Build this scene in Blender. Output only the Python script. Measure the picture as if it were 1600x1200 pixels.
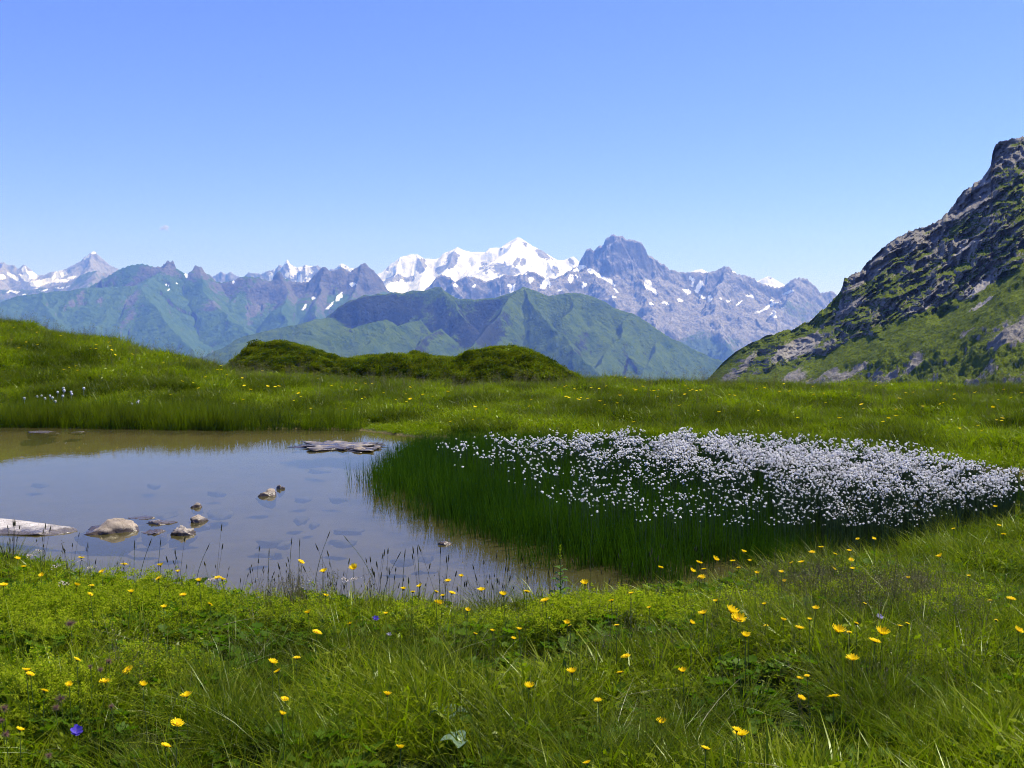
import bpy, math, random
import numpy as np
from mathutils import Vector

# ------------------------------------------------------------------ camera, sky, sun, exposure
for o in list(bpy.data.objects):
    bpy.data.objects.remove(o)
scene = bpy.context.scene
COL = scene.collection
R = math.radians
F, CX, CY, HOR = 1700.0, 800.0, 600.0, 500.0       # photograph's focal length, centre, horizon row (pixels)
CAMZ = 1.75                                         # eye height over the pond
PITCH = math.atan((CY - HOR) / F)

cam_data = bpy.data.cameras.new("camera")
cam_data.sensor_width = 36.0
cam_data.lens = 36.0 * F / 1600.0
cam_data.clip_start = 0.05
cam_data.clip_end = 60000.0
cam = bpy.data.objects.new("camera", cam_data)
cam.location = (0, 0, CAMZ)
cam.rotation_euler = (R(90) - PITCH, 0, 0)
COL.objects.link(cam)
scene.camera = cam

SUN_AZ, SUN_EL = R(68), R(59)                       # clockwise from the view direction (+Y)
SUN_DIR = Vector((math.sin(SUN_AZ) * math.cos(SUN_EL), math.cos(SUN_AZ) * math.cos(SUN_EL), math.sin(SUN_EL)))
world = bpy.data.worlds.new("World")
scene.world = world
world.use_nodes = True
wn, wl = world.node_tree.nodes, world.node_tree.links
wn.clear()
sky = wn.new("ShaderNodeTexSky")
sky.sky_type = 'NISHITA'
sky.sun_disc = False
sky.sun_elevation = SUN_EL
sky.sun_rotation = SUN_AZ
sky.altitude = 1900
sky.air_density = 1.0
sky.dust_density = 0.25
sky.ozone_density = 2.6
bg = wn.new("ShaderNodeBackground")
bg.inputs['Strength'].default_value = 0.15
out = wn.new("ShaderNodeOutputWorld")
deep = wn.new("ShaderNodeMix")                       # clear mountain air: deeper blue than the model's
deep.data_type = 'RGBA'
deep.blend_type = 'MULTIPLY'
deep.inputs[0].default_value = 1.0
deep.inputs[7].default_value = (0.435, 0.485, 1.02, 1)
wl.new(sky.outputs[0], deep.inputs[6])
wl.new(deep.outputs[2], bg.inputs['Color'])
wl.new(bg.outputs[0], out.inputs['Surface'])

sun_data = bpy.data.lights.new("sun", 'SUN')
sun_data.energy = 5.0
sun_data.angle = R(0.53)
sun_data.color = (1.0, 0.95, 0.86)
sun = bpy.data.objects.new("sun", sun_data)
sun.rotation_euler = SUN_DIR.to_track_quat('Z', 'Y').to_euler()
sun.location = SUN_DIR * 50
COL.objects.link(sun)

vs = scene.view_settings
vs.view_transform = 'Standard'
vs.look = 'None'
vs.gamma = 1.0
vs.use_curve_mapping = False
vs.exposure = 0.70
cy = scene.cycles
cy.max_bounces = 8
cy.diffuse_bounces = 1
cy.glossy_bounces = 3
cy.transmission_bounces = 4
cy.transparent_max_bounces = 24
cy.volume_bounces = 0
cy.use_denoising = True
cy.denoiser = 'OPENIMAGEDENOISE'
cy.denoising_prefilter = 'FAST'
cy.denoising_input_passes = 'RGB_ALBEDO_NORMAL'
cy.use_adaptive_sampling = True
cy.adaptive_threshold = 0.02
cy.pixel_filter_type = 'BLACKMAN_HARRIS'
cy.filter_width = 1.0
cy.caustics_reflective = False
cy.caustics_refractive = False

rng = np.random.default_rng(7)
random.seed(7)

# ------------------------------------------------------------------ helpers
def ray(px, py):
    """world direction through a photograph pixel, scaled so that dy = 1"""
    x = np.asarray(px, float) - CX
    z = CY - np.asarray(py, float)
    y = F
    c, s = math.cos(PITCH), math.sin(PITCH)
    dy = y * c + z * s
    dz = -y * s + z * c
    return x / dy, dz / dy

def at_depth(px, py, D):
    dx, dz = ray(px, py)
    return dx * D, np.asarray(D, float) + 0 * dx, CAMZ + dz * D

def on_level(px, py, z=0.0):
    dx, dz = ray(px, py)
    D = (z - CAMZ) / dz
    return dx * D, D

def project(X, Y, Z):
    c, s = math.cos(PITCH), math.sin(PITCH)
    z = Z - CAMZ
    yc = Y * c - z * s
    zc = Y * s + z * c
    return CX + F * X / yc, CY - F * zc / yc

def _h(ix, iy, seed):
    n = (ix.astype(np.int64) * 374761393 + iy.astype(np.int64) * 668265263 + seed * 1274126177) & 0xFFFFFFFF
    n = ((n ^ (n >> 13)) * 1274126177) & 0xFFFFFFFF
    n = (n ^ (n >> 16)) & 0xFFFFFFFF
    return n.astype(np.float64) * (2 * math.pi / 4294967296.0)

def noise(x, y, seed=0):
    """gradient noise, about -0.7 .. 0.7"""
    x = np.asarray(x, float); y = np.asarray(y, float)
    ix, iy = np.floor(x), np.floor(y)
    fx, fy = x - ix, y - iy
    u = fx * fx * fx * (fx * (fx * 6 - 15) + 10)
    v = fy * fy * fy * (fy * (fy * 6 - 15) + 10)
    r = 0
    for a, wx in ((0, 1 - u), (1, u)):
        for b, wy in ((0, 1 - v), (1, v)):
            an = _h(ix + a, iy + b, seed)
            r = r + wx * wy * (np.cos(an) * (fx - a) + np.sin(an) * (fy - b))
    return r

def fbm(x, y, octv=5, seed=0, gain=0.5):
    r, a, f = 0, 1.0, 1.0
    for k in range(octv):
        r = r + a * noise(x * f + 17.3 * k, y * f - 9.1 * k, seed + k)
        a *= gain; f *= 2.03
    return r

def ridged(x, y, octv=5, seed=0, gain=0.5):
    r, a, f = 0, 1.0, 1.0
    for k in range(octv):
        n = 1 - np.abs(noise(x * f + 7.7 * k, y * f + 3.1 * k, seed + k)) * 2
        r = r + a * n
        a *= gain; f *= 2.07
    return r / 1.9

def sstep(a, b, x):
    t = np.clip((x - a) / (b - a), 0, 1)
    return t * t * (3 - 2 * t)

def mesh_np(name, V, faces, attrs=None, smooth=True):
    """faces: (M,4) or (M,3) int array, or list of such arrays"""
    me = bpy.data.meshes.new(name)
    V = np.asarray(V, np.float32)
    if not isinstance(faces, (list, tuple)):
        faces = [faces]
    faces = [np.asarray(f, np.int32) for f in faces if len(f)]
    me.vertices.add(len(V))
    me.vertices.foreach_set("co", V.ravel())
    loops = np.concatenate([f.ravel() for f in faces]) if faces else np.zeros(0, np.int32)
    tot = np.concatenate([np.full(len(f), f.shape[1], np.int32) for f in faces]) if faces else np.zeros(0, np.int32)
    if len(loops):
        me.loops.add(len(loops))
        me.loops.foreach_set("vertex_index", loops)
        me.polygons.add(len(tot))
        start = np.concatenate([[0], np.cumsum(tot)[:-1]]).astype(np.int32)
        me.polygons.foreach_set("loop_start", start)
        if smooth:
            me.polygons.foreach_set("use_smooth", np.ones(len(tot), bool))
    me.update(calc_edges=True)
    for k, a in (attrs or {}).items():
        a = np.asarray(a, np.float32)
        at = me.attributes.new(k, 'FLOAT', 'POINT')
        at.data.foreach_set("value", a.ravel())
    return me

def grid_faces(nr, nc):
    i = np.arange(nr - 1)[:, None] * nc + np.arange(nc - 1)[None, :]
    return np.stack([i, i + 1, i + nc + 1, i + nc], -1).reshape(-1, 4)

def link(name, me, mat=None, parent=None, **props):
    o = bpy.data.objects.new(name, me)
    COL.objects.link(o)
    if mat is not None and me is not None and not len(me.materials):
        me.materials.append(mat)
    if parent is not None:
        o.parent = parent
    for k, v in props.items():
        o[k] = v
    if "category" in props and "kind" not in props:
        o["kind"] = "thing"
    return o

# ---- materials
def new_mat(name):
    m = bpy.data.materials.new(name)
    m.use_nodes = True
    m.node_tree.nodes.clear()
    return m, m.node_tree.nodes, m.node_tree.links

def N(nodes, kind, **kw):
    n = nodes.new(kind)
    for k, v in kw.items():
        if k.startswith('i_'):
            n.inputs[k[2:]].default_value = v
        else:
            setattr(n, k, v)
    return n

def mixcol(nodes, links, fac, a, b, blend='MIX'):
    n = nodes.new('ShaderNodeMix')
    n.data_type = 'RGBA'
    n.blend_type = blend
    for sock, v in ((n.inputs[0], fac), (n.inputs[6], a), (n.inputs[7], b)):
        if hasattr(v, 'links'):
            links.new(v, sock)
        elif isinstance(v, (int, float)):
            sock.default_value = v
        else:
            sock.default_value = (*v, 1.0)
    return n.outputs[2]

def maprange(nodes, links, v, a, b, c=0.0, d=1.0):
    n = nodes.new('ShaderNodeMapRange')
    links.new(v, n.inputs[0])
    for i, x in enumerate((a, b, c, d)):
        n.inputs[i + 1].default_value = x
    return n.outputs[0]

def math_(nodes, links, op, a, b=None):
    n = nodes.new('ShaderNodeMath')
    n.operation = op
    for i, v in enumerate((a, b)):
        if v is None: continue
        if hasattr(v, 'links'): links.new(v, n.inputs[i])
        else: n.inputs[i].default_value = v
    return n.outputs[0]

def wnoise(nodes, links, scale, detail=4, rough=0.6, stretch=None):
    g = nodes.new('ShaderNodeNewGeometry')
    n = nodes.new('ShaderNodeTexNoise')
    n.inputs['Scale'].default_value = scale
    n.inputs['Detail'].default_value = detail
    n.inputs['Roughness'].default_value = rough
    src = g.outputs['Position']
    if stretch:
        mp = nodes.new('ShaderNodeMapping')
        mp.inputs['Scale'].default_value = stretch
        links.new(src, mp.inputs['Vector'])
        src = mp.outputs['Vector']
    links.new(src, n.inputs['Vector'])
    return n.outputs[0]

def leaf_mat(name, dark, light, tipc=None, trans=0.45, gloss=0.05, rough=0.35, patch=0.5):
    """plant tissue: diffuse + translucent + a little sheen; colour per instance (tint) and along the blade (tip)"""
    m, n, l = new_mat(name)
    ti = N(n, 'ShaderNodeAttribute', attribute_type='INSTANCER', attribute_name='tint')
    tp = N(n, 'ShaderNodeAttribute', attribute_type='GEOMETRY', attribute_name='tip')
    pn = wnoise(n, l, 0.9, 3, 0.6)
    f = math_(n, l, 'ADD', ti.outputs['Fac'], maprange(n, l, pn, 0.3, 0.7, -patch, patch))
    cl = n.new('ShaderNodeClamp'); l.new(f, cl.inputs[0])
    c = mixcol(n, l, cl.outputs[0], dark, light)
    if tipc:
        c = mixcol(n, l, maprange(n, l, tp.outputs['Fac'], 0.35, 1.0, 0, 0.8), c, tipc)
    d = N(n, 'ShaderNodeBsdfDiffuse'); l.new(c, d.inputs[0])
    t = N(n, 'ShaderNodeBsdfTranslucent')
    tc = mixcol(n, l, 1.0, c, (1.25, 1.50, 0.30), 'MULTIPLY')
    l.new(tc, t.inputs[0])
    mx = N(n, 'ShaderNodeMixShader'); mx.inputs[0].default_value = trans
    l.new(d.outputs[0], mx.inputs[1]); l.new(t.outputs[0], mx.inputs[2])
    g = N(n, 'ShaderNodeBsdfGlossy'); g.inputs['Roughness'].default_value = rough
    g.inputs['Color'].default_value = (0.8, 0.9, 0.7, 1)
    m2 = N(n, 'ShaderNodeMixShader'); m2.inputs[0].default_value = gloss
    l.new(mx.outputs[0], m2.inputs[1]); l.new(g.outputs[0], m2.inputs[2])
    o = N(n, 'ShaderNodeOutputMaterial'); l.new(m2.outputs[0], o.inputs[0])
    return m

def plain_mat(name, col, rough=0.7, spec=0.2, trans=0.0, var=0.0, vscale=5.0, bump=0.0):
    m, n, l = new_mat(name)
    p = N(n, 'ShaderNodeBsdfPrincipled')
    p.inputs['Roughness'].default_value = rough
    p.inputs['Specular IOR Level'].default_value = spec
    if var or bump:
        ns = wnoise(n, l, vscale, 5, 0.65)
        c = mixcol(n, l, maprange(n, l, ns, 0.3, 0.7), tuple(x * (1 - var) for x in col), tuple(min(1, x * (1 + var)) for x in col))
        l.new(c, p.inputs['Base Color'])
        if bump:
            b = N(n, 'ShaderNodeBump'); b.inputs['Strength'].default_value = bump
            b.inputs['Distance'].default_value = 0.02
            l.new(ns, b.inputs['Height']); l.new(b.outputs[0], p.inputs['Normal'])
    else:
        p.inputs['Base Color'].default_value = (*col, 1)
    o = N(n, 'ShaderNodeOutputMaterial')
    if trans:
        t = N(n, 'ShaderNodeBsdfTranslucent'); t.inputs[0].default_value = (*col, 1)
        mx = N(n, 'ShaderNodeMixShader'); mx.inputs[0].default_value = trans
        l.new(p.outputs[0], mx.inputs[1]); l.new(t.outputs[0], mx.inputs[2])
        l.new(mx.outputs[0], o.inputs[0])
    else:
        l.new(p.outputs[0], o.inputs[0])
    return m

def mountain_mat(name, rock_a, rock_b, grass_a, grass_b, ns, snow=(0.86, 0.88, 0.92), bump=1.0, bdist=6.0, gsoft=0.12):
    """rock / turf / snow over a terrain mesh, mixed by the mesh attributes 'turf' and 'snow'"""
    m, n, l = new_mat(name)
    n1 = wnoise(n, l, ns, 8, 0.65)
    n2 = wnoise(n, l, ns * 5, 6, 0.65)
    n3 = wnoise(n, l, ns * 0.3, 4, 0.6)
    ta = N(n, 'ShaderNodeAttribute', attribute_name='turf')
    sa = N(n, 'ShaderNodeAttribute', attribute_name='snow')
    rock = mixcol(n, l, maprange(n, l, n2, 0.32, 0.68), rock_a, rock_b)
    rock = mixcol(n, l, maprange(n, l, n1, 0.35, 0.65, 0.0, 0.45), rock, tuple(x * 0.55 for x in rock_a))
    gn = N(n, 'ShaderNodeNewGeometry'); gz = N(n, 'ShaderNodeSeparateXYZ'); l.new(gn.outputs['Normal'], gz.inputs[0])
    rock = mixcol(n, l, maprange(n, l, gz.outputs[2], 0.62, 0.40, 0.0, 0.75), rock, tuple(x * 0.45 for x in rock_a))  # steep faces darkened: mostly painted shade, partly darker cliff rock
    gr = mixcol(n, l, maprange(n, l, n1, 0.35, 0.65), grass_a, grass_b)
    gr = mixcol(n, l, maprange(n, l, n3, 0.4, 0.62, 0, 0.6), gr, grass_b)
    tf = math_(n, l, 'ADD', ta.outputs['Fac'], maprange(n, l, n2, 0.25, 0.75, -0.28, 0.28))
    tf = maprange(n, l, tf, 0.5 - gsoft, 0.5 + gsoft)
    c = mixcol(n, l, tf, rock, gr)
    sf = math_(n, l, 'ADD', sa.outputs['Fac'], maprange(n, l, n2, 0.25, 0.75, -0.18, 0.18))
    sf = maprange(n, l, sf, 0.45, 0.55)
    c = mixcol(n, l, sf, c, snow)
    p = N(n, 'ShaderNodeBsdfPrincipled')
    p.inputs['Roughness'].default_value = 0.95
    p.inputs['Specular IOR Level'].default_value = 0.08
    l.new(c, p.inputs['Base Color'])
    b = N(n, 'ShaderNodeBump')
    b.inputs['Distance'].default_value = bdist
    bs = math_(n, l, 'MULTIPLY', math_(n, l, 'SUBTRACT', 1.0, sf), bump)
    l.new(bs, b.inputs['Strength'])
    l.new(math_(n, l, 'ADD', n2, n1), b.inputs['Height'])
    l.new(b.outputs[0], p.inputs['Normal'])
    o = N(n, 'ShaderNodeOutputMaterial'); l.new(p.outputs[0], o.inputs[0])
    return m

# ------------------------------------------------------------------ the lie of the land
def poly_px(pts):
    a = np.array(pts, float)
    x, y = on_level(a[:, 0], a[:, 1])
    return np.stack([x, y], 1)

NEAR_SHORE = [(-420, 800), (-200, 835), (-60, 862), (0, 878), (60, 892), (130, 915), (250, 938), (400, 948), (560, 956),
              (720, 966), (850, 956), (950, 948), (1040, 935), (1120, 922), (1200, 908), (1280, 894), (1400, 874),
              (1500, 846), (1600, 808), (1720, 772)]
FAR_SHORE = [(1720, 744), (1640, 742), (1560, 735), (1480, 728), (1380, 720), (1280, 712), (1150, 706), (1000, 702), (860, 700),
             (740, 692), (640, 682), (560, 672), (480, 670), (380, 671), (280, 670), (160, 668), (60, 666), (-100, 665), (-420, 668)]
POND = poly_px(NEAR_SHORE + FAR_SHORE)

def pond_sd(X, Y):
    X = np.asarray(X, float); Y = np.asarray(Y, float)
    d2 = np.full(X.shape, 1e18); inside = np.zeros(X.shape, bool)
    P = POND; Q = np.roll(P, -1, 0)
    for (ax, ay), (bx, by) in zip(P, Q):
        ex, ey = bx - ax, by - ay
        t = np.clip(((X - ax) * ex + (Y - ay) * ey) / (ex * ex + ey * ey), 0, 1)
        d2 = np.minimum(d2, (X - ax - t * ex) ** 2 + (Y - ay - t * ey) ** 2)
        c = (ay > Y) != (by > Y)
        xi = ax + (Y - ay) / (by - ay + 1e-12) * ex
        inside ^= c & (X < xi)
    d = np.sqrt(d2)
    return np.where(inside, -d, d)

# far shore and meadow crest as functions of u = X / Y
_fs = np.array(FAR_SHORE, float)
_fx, _fy = on_level(_fs[:, 0], _fs[:, 1])
_o = np.argsort(_fx / _fy)
FS_U, FS_Y = (_fx / _fy)[_o], _fy[_o]
CREST = np.array([(-420, 470, 30), (-150, 478, 29), (0, 497, 28.5), (50, 505, 28), (100, 517, 27.5), (150, 528, 27), (200, 541, 26.5), (250, 550, 26), (300, 560, 25.5),
                  (380, 576, 25), (450, 584, 25), (550, 592, 25), (650, 600, 24.5), (760, 602, 24.5), (880, 599, 24.5), (960, 594, 24),
                  (1100, 594, 24), (1250, 599, 24), (1400, 602, 24), (1600, 603, 23), (1800, 604, 22), (2100, 604, 21)], float)
_cx, _cy, _cz = at_depth(CREST[:, 0], CREST[:, 1], CREST[:, 2])
CR_U, CR_Y, CR_Z = _cx / _cy, _cy, _cz - 0.20

def ground(X, Y, detail=True):
    X = np.asarray(X, float); Y = np.asarray(Y, float)
    sd = pond_sd(X, Y)
    Ys = np.maximum(Y, 0.5)
    u = np.clip(X / Ys, -2.5, 2.5)
    ys = np.interp(u, FS_U, FS_Y); yc = np.interp(u, CR_U, CR_Y); zc = np.interp(u, CR_U, CR_Z)
    near = 0.02 + 0.14 * sstep(0, 2.2, sd) * (1 - sstep(0.6, 1.0, Y / ys)) - 0.02 * sstep(3.0, 0, Y)
    t = np.clip((Y - ys) / (yc - ys), 0, 1)
    hill = 0.02 + (zc - 0.02) * (0.35 * t + 0.65 * np.sin(t * math.pi / 2) ** 1.3)
    dy = np.maximum(Y - yc, 0)
    fall = 0.004 * dy + 0.13 * np.maximum(dy - 0.8, 0) + 0.22 * np.maximum(dy - 50, 0) - 0.02 * np.maximum(dy - 900, 0)
    z = np.where(Y > ys, hill - fall, near)
    if detail:
        am = sstep(0.0, 0.8, sd) * (1 - sstep(60, 200, np.abs(Y)))
        z = z + am * ((0.09 + 0.09 * sstep(ys, ys + 3, Y)) * fbm(X * 0.9, Y * 0.9, 3, 3) + 0.06 * fbm(X * 0.28, Y * 0.28, 2, 11) * sstep(ys, ys + 4, Y) * 2)
        z = z + sstep(60, 300, np.abs(Y)) * 14 * fbm(X / 180, Y / 180, 5, 21)
    z = np.where(sd < 0, -0.02 - np.minimum(0.20, 0.16 * -sd) + 0.025 * fbm(X * 1.3, Y * 1.3, 3, 31) * np.clip(-sd, 0, 1), z)
    return np.maximum(z, -640 + 6 * noise(X / 900, Y / 900, 5))

# haze box
HX, HY0, HY1, HZ0, HZ1 = 9500.0, -320.0, 15450.0, -760.0, 1190.0

def polar_ground():
    az = np.concatenate([np.arange(-180, -42, 6.0), np.arange(-42, 42, 0.16), np.arange(42, 180.1, 6.0)])
    az = R(1) * az
    rr = np.concatenate([np.geomspace(0.4, 2.0, 14)[:-1], np.geomspace(2.0, 42, 330)[:-1], np.geomspace(42, 15100, 110)])
    rm = np.full(az.shape, 15100.0)
    rm = np.minimum(rm, 9300 / np.maximum(np.abs(np.sin(az)), 1e-3))
    rm = np.minimum(rm, np.where(np.cos(az) < 0, 290 / np.maximum(-np.cos(az), 1e-3), 1e9))
    RR = np.minimum(rr[:, None], rm[None, :])
    X = RR * np.sin(az)[None, :]; Y = RR * np.cos(az)[None, :]
    Z = ground(X, Y)
    V = np.stack([X, Y, Z], -1).reshape(-1, 3)
    return mesh_np("ground", V, grid_faces(len(rr), len(az))[:, ::-1])

# soil: brown-green humus on land, pale silt under the pond (z < 0)
m, n, l = new_mat("soil")
g = N(n, 'ShaderNodeNewGeometry')
sx = N(n, 'ShaderNodeSeparateXYZ'); l.new(g.outputs['Position'], sx.inputs[0])
n1 = wnoise(n, l, 3.0, 6, 0.65)
n2 = wnoise(n, l, 0.05, 5, 0.6)
land = mixcol(n, l, maprange(n, l, n1, 0.35, 0.65), (0.018, 0.026, 0.006), (0.035, 0.05, 0.010))
land = mixcol(n, l, maprange(n, l, n2, 0.4, 0.6, 0, 0.5), land, (0.045, 0.085, 0.014))
silt = mixcol(n, l, maprange(n, l, n1, 0.35, 0.65), (0.11, 0.09, 0.035), (0.16, 0.13, 0.05))
zz = math_(n, l, 'ADD', sx.outputs[2], maprange(n, l, n1, 0.3, 0.7, -0.012, 0.012))
cc = mixcol(n, l, maprange(n, l, zz, 0.0, 0.035), silt, land)
dv = maprange(n, l, sx.outputs[2], -30, -31)
cc = mixcol(n, l, dv, cc, land)
p = N(n, 'ShaderNodeBsdfPrincipled'); p.inputs['Roughness'].default_value = 0.95; p.inputs['Specular IOR Level'].default_value = 0.1
l.new(cc, p.inputs['Base Color'])
b = N(n, 'ShaderNodeBump'); b.inputs['Strength'].default_value = 0.5; b.inputs['Distance'].default_value = 0.05
l.new(n1, b.inputs['Height']); l.new(b.outputs[0], p.inputs['Normal'])
o = N(n, 'ShaderNodeOutputMaterial'); l.new(p.outputs[0], o.inputs[0])
M_SOIL = m
link("ground", polar_ground(), M_SOIL, kind="structure", label="grassy alpine meadow ground around the pond and down to the valley", category="ground")

# water
m, n, l = new_mat("pond_water")
fr = N(n, 'ShaderNodeFresnel'); fr.inputs['IOR'].default_value = 1.333
wv = wnoise(n, l, 7.0, 3, 0.5, (1, 0.6, 1))
b = N(n, 'ShaderNodeBump'); b.inputs['Strength'].default_value = 0.05; b.inputs['Distance'].default_value = 0.01
l.new(wv, b.inputs['Height']); l.new(b.outputs[0], fr.inputs['Normal'])
tr = N(n, 'ShaderNodeBsdfTransparent'); tr.inputs[0].default_value = (0.92, 0.90, 0.82, 1)
df = N(n, 'ShaderNodeBsdfDiffuse'); df.inputs[0].default_value = (0.125, 0.112, 0.040, 1)
mx = N(n, 'ShaderNodeMixShader'); mx.inputs[0].default_value = 0.36
l.new(tr.outputs[0], mx.inputs[1]); l.new(df.outputs[0], mx.inputs[2])
gl = N(n, 'ShaderNodeBsdfGlossy'); gl.inputs['Roughness'].default_value = 0.015
l.new(b.outputs[0], gl.inputs['Normal'])
m2 = N(n, 'ShaderNodeMixShader'); l.new(fr.outputs[0], m2.inputs[0])
l.new(mx.outputs[0], m2.inputs[1]); l.new(gl.outputs[0], m2.inputs[2])
o = N(n, 'ShaderNodeOutputMaterial'); l.new(m2.outputs[0], o.inputs[0])
M_WATER = m

def pond_mesh():
    pg = POND
    c = pg.mean(0)
    # a sheet a little wider than the shoreline; the banks cover its rim
    d = pg - c
    q = c + d * (1 + 0.25 / np.linalg.norm(d, axis=1, keepdims=True))
    V = np.concatenate([q, [c]])
    V = np.column_stack([V, np.zeros(len(V))])
    k = len(q)
    i = np.arange(k)
    return mesh_np("water", V, np.stack([i, (i + 1) % k, np.full(k, k)], 1), smooth=False)
link("water", pond_mesh(), M_WATER, kind="structure", label="shallow muddy pond reflecting blue sky and the green knoll", category="pond")

# ------------------------------------------------------------------ far mountains (ridge lines with spurs, as height fields)
def ridge(pts, D=None, close=None):
    a = np.array([(q[0], q[1], q[2] if len(q) > 2 else D) for q in pts], float)
    x, y, z = at_depth(a[:, 0], a[:, 1], a[:, 2])
    return np.stack([x, y, z], 1)

def spurs(crest, s1, d1, s2, spacing, length, seed, sub=2):
    """side ribs running down from a crest towards the viewer, each with lesser ribs of its own"""
    rr = random.Random(seed)
    outp = []
    P = np.asarray(crest)
    L = np.concatenate([[0], np.cumsum(np.hypot(*(P[1:, :2] - P[:-1, :2]).T))])
    s = spacing * rr.uniform(0.2, 0.8)
    while s < L[-1]:
        p = np.array([np.interp(s, L, P[:, k]) for k in range(3)])
        toward = -p[:2] / np.linalg.norm(p[:2])
        a = rr.gauss(0, 0.45)
        ln = length * rr.uniform(0.45, 1.3)
        pts = [p]; q = 0.0; nseg = 5
        for k in range(nseg):
            a += rr.gauss(0, 0.22)
            d = np.array([toward[0] * math.cos(a) - toward[1] * math.sin(a), toward[0] * math.sin(a) + toward[1] * math.cos(a)])
            q += ln / nseg
            dep = s1 * min(q, d1) + s2 * max(q - d1, 0)
            xy = pts[-1][:2] + d * ln / nseg
            pts.append(np.array([xy[0], xy[1], p[2] - dep * rr.uniform(0.74, 0.86)]))
        outp.append((np.array(pts), s1 * 0.85, d1 * 0.35, s2 * 1.05))
        for k in range(1, nseg):
            for sg in (-1, 1):
                if rr.random() < 0.35 * sub:
                    a2 = a + sg * rr.uniform(0.6, 1.1); l2 = ln * rr.uniform(0.14, 0.34)
                    b0 = pts[k]
                    d = np.array([toward[0] * math.cos(a2) - toward[1] * math.sin(a2), toward[0] * math.sin(a2) + toward[1] * math.cos(a2)])
                    sl = max(0.5, s1 * 0.6)
                    outp.append((np.array([b0, [b0[0] + d[0] * l2 * .5, b0[1] + d[1] * l2 * .5, b0[2] - sl * l2 * .45], [b0[0] + d[0] * l2, b0[1] + d[1] * l2, b0[2] - sl * l2]]), s1 * 0.8, d1 * 0.25, s2 * 1.1))
        s += spacing * rr.uniform(0.6, 1.4)
    return outp

def mountain(name, px0, px1, r0, r1, nc, nr, ridges, base=-640, warp=(60, 400), rib=(0.5, 160), rough=(10, 120), seed=1, hook=None, mat=None, label="", auto=(), crag=0.0, **kw):
    """ridges: list of (points, s1, d1, s2). Polar grid round the viewer from bearing px0 to px1, ranges r0..r1"""
    a0, a1 = math.atan((px0 - CX) / F), math.atan((px1 - CX) / F)
    az = np.linspace(a0, a1, nc); rr = np.linspace(r0, r1, nr)
    RR, AZ = np.meshgrid(rr, az, indexing='ij')
    X, Y = RR * np.sin(AZ), RR * np.cos(AZ)
    wa, ws = warp
    best = np.full(X.shape, -1e9); S = np.zeros(X.shape); Dm = np.zeros(X.shape); ID = np.zeros(X.shape)
    Xw = X + wa * fbm(X / ws, Y / ws, 4, seed + 50); Yw = Y + wa * fbm(X / ws + 31, Y / ws, 4, seed + 60)
    allr = [(q, False) for q in ridges]
    for k, sp, ln in auto:
        allr += [(q, True) for q in spurs(*ridges[k], sp, ln, seed * 31 + k)]
    for k, ((pts, s1, d1, s2), minor) in enumerate(allr):
        s0 = 0.0
        for A, B in zip(pts[:-1], pts[1:]):
            e = B[:2] - A[:2]; L = math.hypot(*e) + 1e-9
            sl = (slice(None), slice(None))
            if minor:
                reach = L + 420
                mx_, my_ = (A[:2] + B[:2]) / 2
                r_, z_ = math.hypot(mx_, my_), math.atan2(mx_, my_)
                i0, i1 = np.searchsorted(rr, [r_ - reach, r_ + reach]); j0, j1 = np.searchsorted(az, [z_ - reach / r_, z_ + reach / r_])
                if i1 - i0 < 2 or j1 - j0 < 2: s0 += L; continue
                sl = (slice(i0, i1), slice(j0, j1))
            def seg(x, y):
                t = np.clip(((x - A[0]) * e[0] + (y - A[1]) * e[1]) / (L * L), 0, 1)
                return t, np.hypot(x - A[0] - t * e[0], y - A[1] - t * e[1])
            if k == 0 or s1 >= 2:          # the skyline stays put, the slopes below it wander
                t, d = seg(X, Y)
                tw, dw = seg(Xw, Yw)
                f = np.clip(d / (wa * 2.0 + 1), 0, 1)
                d = d * (1 - f) + dw * f
            else:
                t, d = seg(Xw[sl], Yw[sl])
            h = A[2] + t * (B[2] - A[2])
            c = h - s1 * np.minimum(d, d1) - s2 * np.maximum(d - d1, 0)
            w = c > best[sl]
            best[sl] = np.where(w, c, best[sl]); S[sl] = np.where(w, s0 + t * L, S[sl]); Dm[sl] = np.where(w, d, Dm[sl]); ID[sl] = np.where(w, k, ID[sl])
            s0 += L
    ra, rl = rib
    g = ridged(S / rl + ID * 13.7, Dm / (rl * 5.0), 4, seed)          # gullies running down the fall line
    amp = ra * np.minimum(Dm, rl * 1.6) * 0.35
    H = best + (g - 0.75) * amp
    na, nl = rough
    H = H + na * fbm(X / nl, Y / nl, 6, seed + 9, 0.55) * np.clip(Dm / 60 + 0.3, 0, 1)
    if crag:                                                          # broken crest and crags
        H = H + crag * (ridged(X / 70, Y / 70, 4, seed + 19, 0.6) - 0.75)
    H = np.maximum(H, base - 30)
    dr = np.gradient(H, rr, axis=0); da = np.gradient(H, az, axis=1) / RR
    slope = np.hypot(dr, da)
    ppx, ppy = project(X, Y, H)
    turf, snow = hook(X, Y, H, slope, Dm, ppx, ppy, g) if hook else (0 * H, 0 * H)
    V = np.stack([X, Y, H], -1).reshape(-1, 3)
    me = mesh_np(name, V, grid_faces(nr, nc)[:, ::-1], dict(turf=turf, snow=snow))
    return link(name, me, mat, kind="structure", label=label, category="mountain", **kw)

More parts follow.
